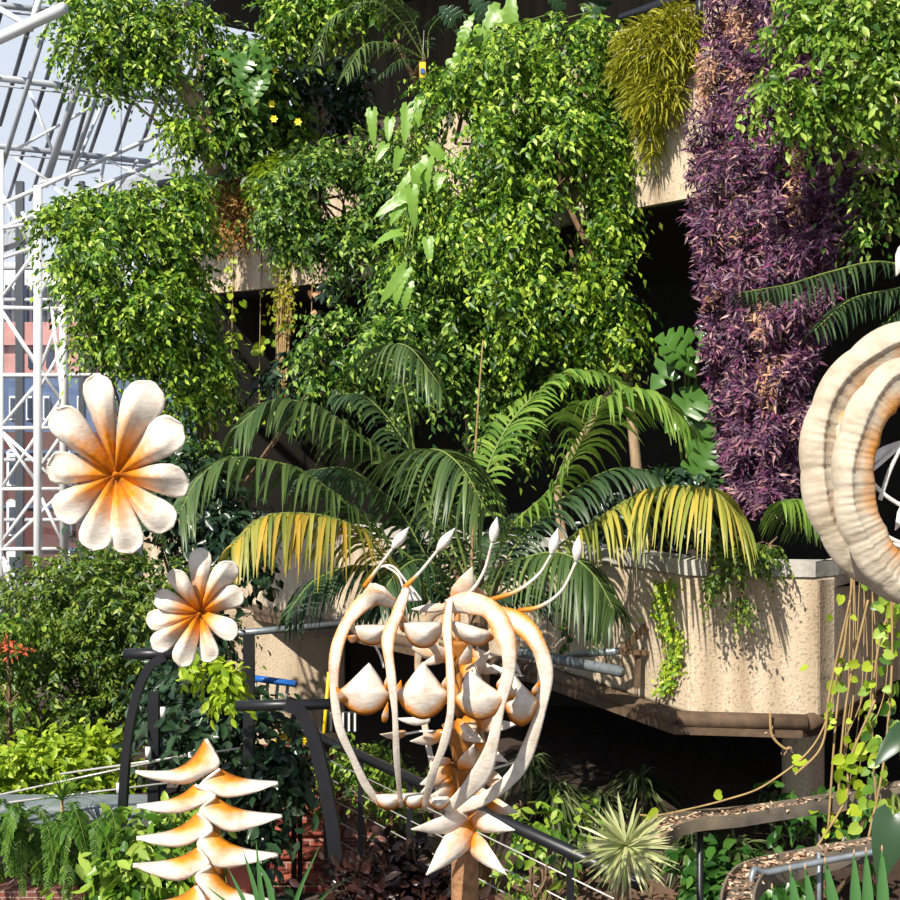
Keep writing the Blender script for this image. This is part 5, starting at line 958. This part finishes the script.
# stamens
for pts, bud in [([(364, 587), (378, 568), (392, 549)], (409, 527)), ([(404, 588), (420, 572), (437, 551)], (455, 528)), ([(449, 600), (470, 592), (484, 571), (492, 543)], (497, 517)), ([(490, 600), (517, 591), (539, 574), (551, 555)], (558, 528)), ([(518, 611), (541, 606), (562, 590), (576, 562)], (579, 535))]:
    R = [A(x, y, YS - .2 - .02 * i) for i, (x, y) in enumerate(pts)]; mb = MB(); mb.tube(R, [S(2.6, YS), S(1.6, YS), S(1.3, YS)], 8, smooth=24, stain=[.9, .5, 0, 0, 0]); sm = mb.build('stamen', M['paper'], pod)
    a, b = R[-1], A(*bud, YS - .26); mb = MB(); mb.tube(catmull([a, b], 12), [S(1.3, YS), S(3.5, YS), S(4.9, YS), S(5.0, YS), S(4, YS), S(2, YS), S(.3, YS)], 10); mb.build('bud', M['paper_white'], sm)
for pts in [[(368, 588), (376, 570), (392, 566), (405, 580), (418, 598)], [(404, 590), (398, 575), (385, 566)]]:
    mb = MB(); mb.tube([A(x, y, YS - .05) for x, y in pts], S(1.3, YS), 6, smooth=16); mb.build('tendril', M['paper_white'], pod)
# spoon scales
def spoon(outline, dY, bulge, st_dir, mat='paper', name='spoon_scale', tabs=True):
    """bowl filling a closed outline (photo px); bulges toward the viewer"""
    O = catmull([np.array([x, y, 0.]) for x, y in outline + [outline[0]]], 40)[:-1]; c = O.mean(0); rings = 7; n = len(O)
    V = [A(c[0], c[1], YS + dY - bulge)]; stn = [0]; fcs = []; ymin, ymax = O[:, 1].min(), O[:, 1].max()
    for k in range(1, rings + 1):
        q = k / rings
        for p in O:
            x, y = c[0] + (p[0] - c[0]) * q, c[1] + (p[1] - c[1]) * q
            V.append(A(x, y, YS + dY - bulge * (1 - q ** 2))); stn.append(max(.05, ((y - ymin) / (ymax - ymin) - .30) * 1.75 * (.1 + .9 * q ** 4) * st_dir + .2 * q ** 8))
    for j in range(n):
        fcs.append((0, 1 + j, 1 + (j + 1) % n))
        for k in range(rings - 1): a = 1 + k * n + j; b = 1 + k * n + (j + 1) % n; fcs.append((a, a + n, b + n, b))
    mb = MB(); mb.add(V, fcs, stn); return mb.build(name, M[mat], pod, thick=.008)
def tear(cx, top, w, h, lean=0):
    return [(cx + lean, top), (cx + lean * .6 + w * .24, top + h * .25), (cx + w * .42, top + h * .44), (cx + w * .56, top + h * .56), (cx + w * .47, top + h * .74), (cx + w * .3, top + h * .91), (cx, top + h), (cx - w * .3, top + h * .91), (cx - w * .47, top + h * .74), (cx - w * .56, top + h * .56), (cx - w * .42, top + h * .44), (cx + lean * .6 - w * .24, top + h * .25)]
def halfd(cx, cy, w, h, tilt=0):
    return [(cx + w * a, cy + h * b + tilt * a) for a, b in [(-.5, -.45), (-.2, -.5), (.2, -.5), (.5, -.45), (.44, .05), (.25, .4), (0, .5), (-.25, .4), (-.44, .05)]]
spoon(halfd(372, 635, 33, 19), -.3, .07, .9); spoon(halfd(423, 635, 37, 25), -.42, .09, .9); spoon(halfd(471, 635, 40, 18, 12), -.38, .08, .8)
spoon(tear(365, 663, 46, 52, 4), -.34, .045, .8); spoon(tear(423, 662, 46, 57, 0), -.46, .045, .8); spoon(tear(480, 670, 44, 50, -10), -.42, .045, .8); spoon(tear(521, 672, 30, 54, -9), -.28, .05, 1)
for c, w, h in [((389, 802), 26, 15), ((414, 801), 23, 15), ((439, 803), 20, 12)]: spoon(halfd(*c, w, h), -.24, .05, 1.6)
# orange tabs tying scales to the ribs
for b, t, w in [((356, 640), (347, 636), 8), ((345, 702), (336, 686), 7), ((388, 690), (392, 668), 9), ((396, 700), (401, 680), 9), ((444, 690), (450, 672), 8), ((456, 702), (456, 684), 8), ((500, 690), (506, 672), 10), ((511, 700), (507, 680), 10), ((534, 694), (540, 680), 7), ((405, 632), (402, 610), 9), ((440, 630), (446, 612), 9), ((488, 640), (497, 622), 9), ((512, 640), (515, 660), 12), ((384, 722), (388, 702), 6)]:
    blade_leaf(b, t, w, -.36, -.4, st=(1, .9), name='tie')
# inner stem, brown cones and whorls of spikes
mb = MB(); mb.tube([A(457, 610, YS), A(460, 700, YS), A(463, 800, YS), A(465, 862, YS)], [S(3, YS), S(4, YS), S(6, YS)], 12, smooth=20); mb.build('inner_stem', M['brown_paper'], pod)
for y0, y1, r in [(725, 762, 21), (765, 795, 17), (800, 818, 18), (690, 716, 15), (640, 668, 13)]:
    n = 20; a = np.linspace(0, 2 * np.pi, n + 1); c0, c1 = A(463, y0, YS), A(462, y1, YS); q = np.linspace(0, 1, 7); G = np.array([[c0 + (c1 - c0) * s_ + np.array([math.cos(t), math.sin(t), 0]) * S(r, YS) * (1 - .62 * s_ ** .7) for s_ in q] for t in a]); mb = MB(); mb.grid(G); mb.build('cone', M['brown_paper'], pod, thick=.006)
rng = np.random.default_rng(4)
for (b, t, w, dy, m_) in [((446, 733), (410, 741), 12, -.2, 'paper'), ((455, 722), (484, 742), 15, -.25, 'paper_white'), ((468, 715), (470, 738), 15, -.3, 'paper_white'), ((470, 722), (518, 724), 14, -.1, 'paper_white'), ((474, 740), (508, 762), 12, -.15, 'paper_white'), ((462, 770), (474, 744), 15, -.3, 'paper_white'), ((452, 770), (420, 784), 17, -.2, 'paper_white'), ((450, 762), (428, 756), 9, -.22, 'paper'), ((480, 770), (511, 788), 15, -.15, 'paper_white'), ((455, 790), (428, 797), 15, -.28, 'paper_white'), ((452, 782), (436, 796), 13, -.25, 'paper'), ((470, 790), (498, 795), 12, -.2, 'paper'), ((462, 800), (445, 815), 12, -.2, 'paper'), ((485, 800), (518, 812), 13, -.1, 'paper'),
                        ((465, 680), (490, 650), 12, -.25, 'paper_white'), ((462, 668), (472, 640), 11, -.25, 'paper_white'), ((468, 660), (500, 672), 12, -.2, 'paper'), ((470, 652), (497, 655), 10, -.15, 'paper'), ((455, 660), (425, 640), 12, -.15, 'paper'), ((452, 650), (420, 665), 10, -.1, 'paper_white'), ((456, 690), (436, 702), 12, -.2, 'paper_white'), ((460, 665), (482, 680), 16, -.28, 'paper_white'), ((452, 640), (432, 622), 10, -.1, 'paper'), ((470, 690), (486, 702), 12, -.15, 'paper'), ((440, 655), (408, 645), 9, .05, 'paper_tan'), ((440, 650), (415, 628), 11, .05, 'paper_tan'), ((430, 720), (396, 718), 8, -.05, 'paper_white'), ((406, 733), (380, 734), 8, -.1, 'paper_tan'), ((500, 640), (522, 676), 8, -.1, 'paper_white'), ((488, 664), (524, 676), 5, -.2, 'paper_white')]:
    blade_leaf(b, t, w * 1.1, dy * .4, dy, mat=m_ if m_ != 'paper_white' or w < 9 else 'paper', name='spike', st=(1 if w > 11 else .6, 0), bend=(0, 2), curl=.04)
for pts in [[(446, 733), (425, 731), (405, 734)], [(436, 770), (424, 790), (408, 808)], [(500, 730), (520, 722)], [(482, 772), (515, 762)], [(372, 640), (380, 655), (384, 668)]]:
    mb = MB(); mb.tube([A(x, y, YS - .1) for x, y in pts], S(1.2, YS), 6, smooth=8); mb.build('tendril', M['paper_white'], pod)
# star of leaves at the foot
for b, t, w, st_ in [((470, 818), (411, 829), 20, .25), ((468, 816), (515, 830), 20, .7), ((474, 820), (426, 875), 28, .8), ((466, 834), (507, 875), 20, 1)]:
    blade_leaf(b, t, w, -.1, -.3, st=(st_, 0), name='star_leaf', curl=.1)
mb = MB(); c = A(465, 858, YS); R = [c, [c[0], YS, c[2] - .06], [c[0], YS, 1.4], [c[0], YS, 0]]; mb.tube(R, [S(13, YS), S(14, YS), S(14, YS)], 16, smooth=30); mb.build('post', M['post_stone'], pod)

# ------------------------------------------------------------------ ring sculpture at the right edge
YG = 4.5
ring = thing('ring_sculpture', (A(936, 600, YG)[0], YG, A(936, 600, YG)[2]), 'cream and orange double-ring sculpture cut off by the right edge', 'sculpture')
def loop(pts, W, ridge, seed, name, mat='paper_tan'):
    rng = np.random.default_rng(seed); P_ = [A(x, y, YG + d) for x, y, d in pts]; R = catmull(P_ + [P_[0]], 140); R[-1] = R[0]; T_ = unit(np.roll(R, -1, 0) - np.roll(R, 1, 0)); T_[0] = T_[-1] = unit(R[1] - R[-2])
    C_ = R[:-1].mean(0); out = R - C_; out = unit(out - T_ * np.sum(out * T_, 1, keepdims=True)); nr = np.cross(T_, out); nr *= np.sign((nr * TOCAM).sum(1).mean())
    u = np.linspace(0, 1, 420); R = np.array([np.interp(u, np.linspace(0, 1, 140), R[:, q]) for q in range(3)]).T
    T_ = unit(np.roll(R, -2, 0) - np.roll(R, 2, 0)); T_[:3] = T_[3]; T_[-3:] = T_[3]
    out = R - C_; out = unit(out - T_ * np.sum(out * T_, 1, keepdims=True)); nr = np.cross(T_, out); nr *= np.sign((nr * TOCAM).sum(1).mean())
    sec = [(1, 0), (.97, .18), (.8, .34), (.5, .5), (.34, .66), (.26, .64), (.14, .5), (-.2, .46), (-.5, .44), (-.72, .4), (-.9, .25), (-1, 0), (-.8, -.25), (-.3, -.42), (.3, -.42), (.8, -.25), (1, 0)]
    lump = np.abs(np.sin(u * math.pi * 13 + seed)) ** .7; pl = np.convolve(rng.normal(size=440), [.25, .5, .25], 'same')[:420] * .035; pl[-1] = pl[0]
    G = np.zeros((420, 17, 3)); st = np.zeros((420, 17)); sway = .1 * np.sin(u * 2 * math.pi * 5 + seed)
    pat = .5 + .5 * np.sin(u * 2 * math.pi * 4 + seed * 1.3) * np.sin(u * 2 * math.pi * 7 + 2)
    for j, (a_, b_) in enumerate(sec):
        wob = (1 + .13 * (lump - .6)) if a_ > 0 else (1 + .16 * (.6 - lump)); jit = rng.normal(size=420) * .008; jit[-1] = jit[0]
        aa = a_ + (sway if abs(a_) < .6 and b_ > 0 else 0)
        G[:, j] = R + out * (aa * W / 2 * wob)[:, None] + nr * ((b_ + .04 * lump * (b_ > 0)) * W * .55 * (1 + pl * 1.6 + jit))[:, None]
        st[:, j] = np.clip((.12 - a_ * .62) * (b_ > -.1) * (.35 + .75 * pat) + .25 * (a_ > .1) * (a_ < .16) * pat, 0.01, 1)
    mb = MB(); mb.grid(G, st); return mb.build(name, M[mat], ring)
def el(cx, cy, rx, ry, d0, d1, n=16, rot=0.):
    out = []
    for k in range(n):
        t = 2 * math.pi * k / n; x, y = rx * math.cos(t), ry * math.sin(t); out.append((cx + x * math.cos(rot) - y * math.sin(rot), cy + x * math.sin(rot) + y * math.cos(rot), d0 + d1 * math.cos(t)))
    return out
loop(el(934, 462, 113, 123, .06, .05), S(46, YG), 1, 2, 'outer_ring')
loop(el(927, 480, 74, 106, -.16, .03, rot=-.05), S(42, YG), 1, 5, 'inner_ring')
sav, YS = YS, YG
def ringleaf(b, t, w, d0, d1, mat, st, name='petal'): return blade_leaf(b, t, w, d0, d1, mat=mat, st=st, name=name, par=ring)
ringleaf((852, 410), (838, 450), 22, -.02, -.02, 'paper', (1, .5)); ringleaf((862, 395), (838, 425), 20, .08, .0, 'paper_tan', (.9, .4))
ringleaf((866, 462), (905, 440), 12, -.1, .0, 'paper_white', (0, 0)); ringleaf((872, 500), (866, 540), 14, -.1, -.1, 'paper_tan', (.6, 0)); ringleaf((905, 505), (895, 530), 10, 0, 0, 'paper_white', (0, 0)); ringleaf((905, 245), (896, 276), 14, .1, .1, 'paper_white', (0, 0))
for pts in [[(866, 476), (885, 495), (905, 508)], [(868, 520), (885, 535), (905, 545)], [(872, 470), (895, 450), (915, 430)], [(880, 500), (890, 470), (902, 445)], [(880, 560), (890, 545), (905, 548)], [(846, 450), (840, 480), (846, 500)], [(922, 345), (908, 312), (904, 285), (904, 250)]]:
    mb = MB(); mb.tube([A(x, y, YG - .1) for x, y in pts], S(2.2, YG), 6, smooth=14); mb.build('tendril', M['paper_white'], ring)
YS = sav
mb = MB(); a = A(934, 340, YG + .06); mb.tube([a, [a[0], a[1], 9.0]], .002, 5); mb.build('suspension_wire', M['black_steel'], ring)
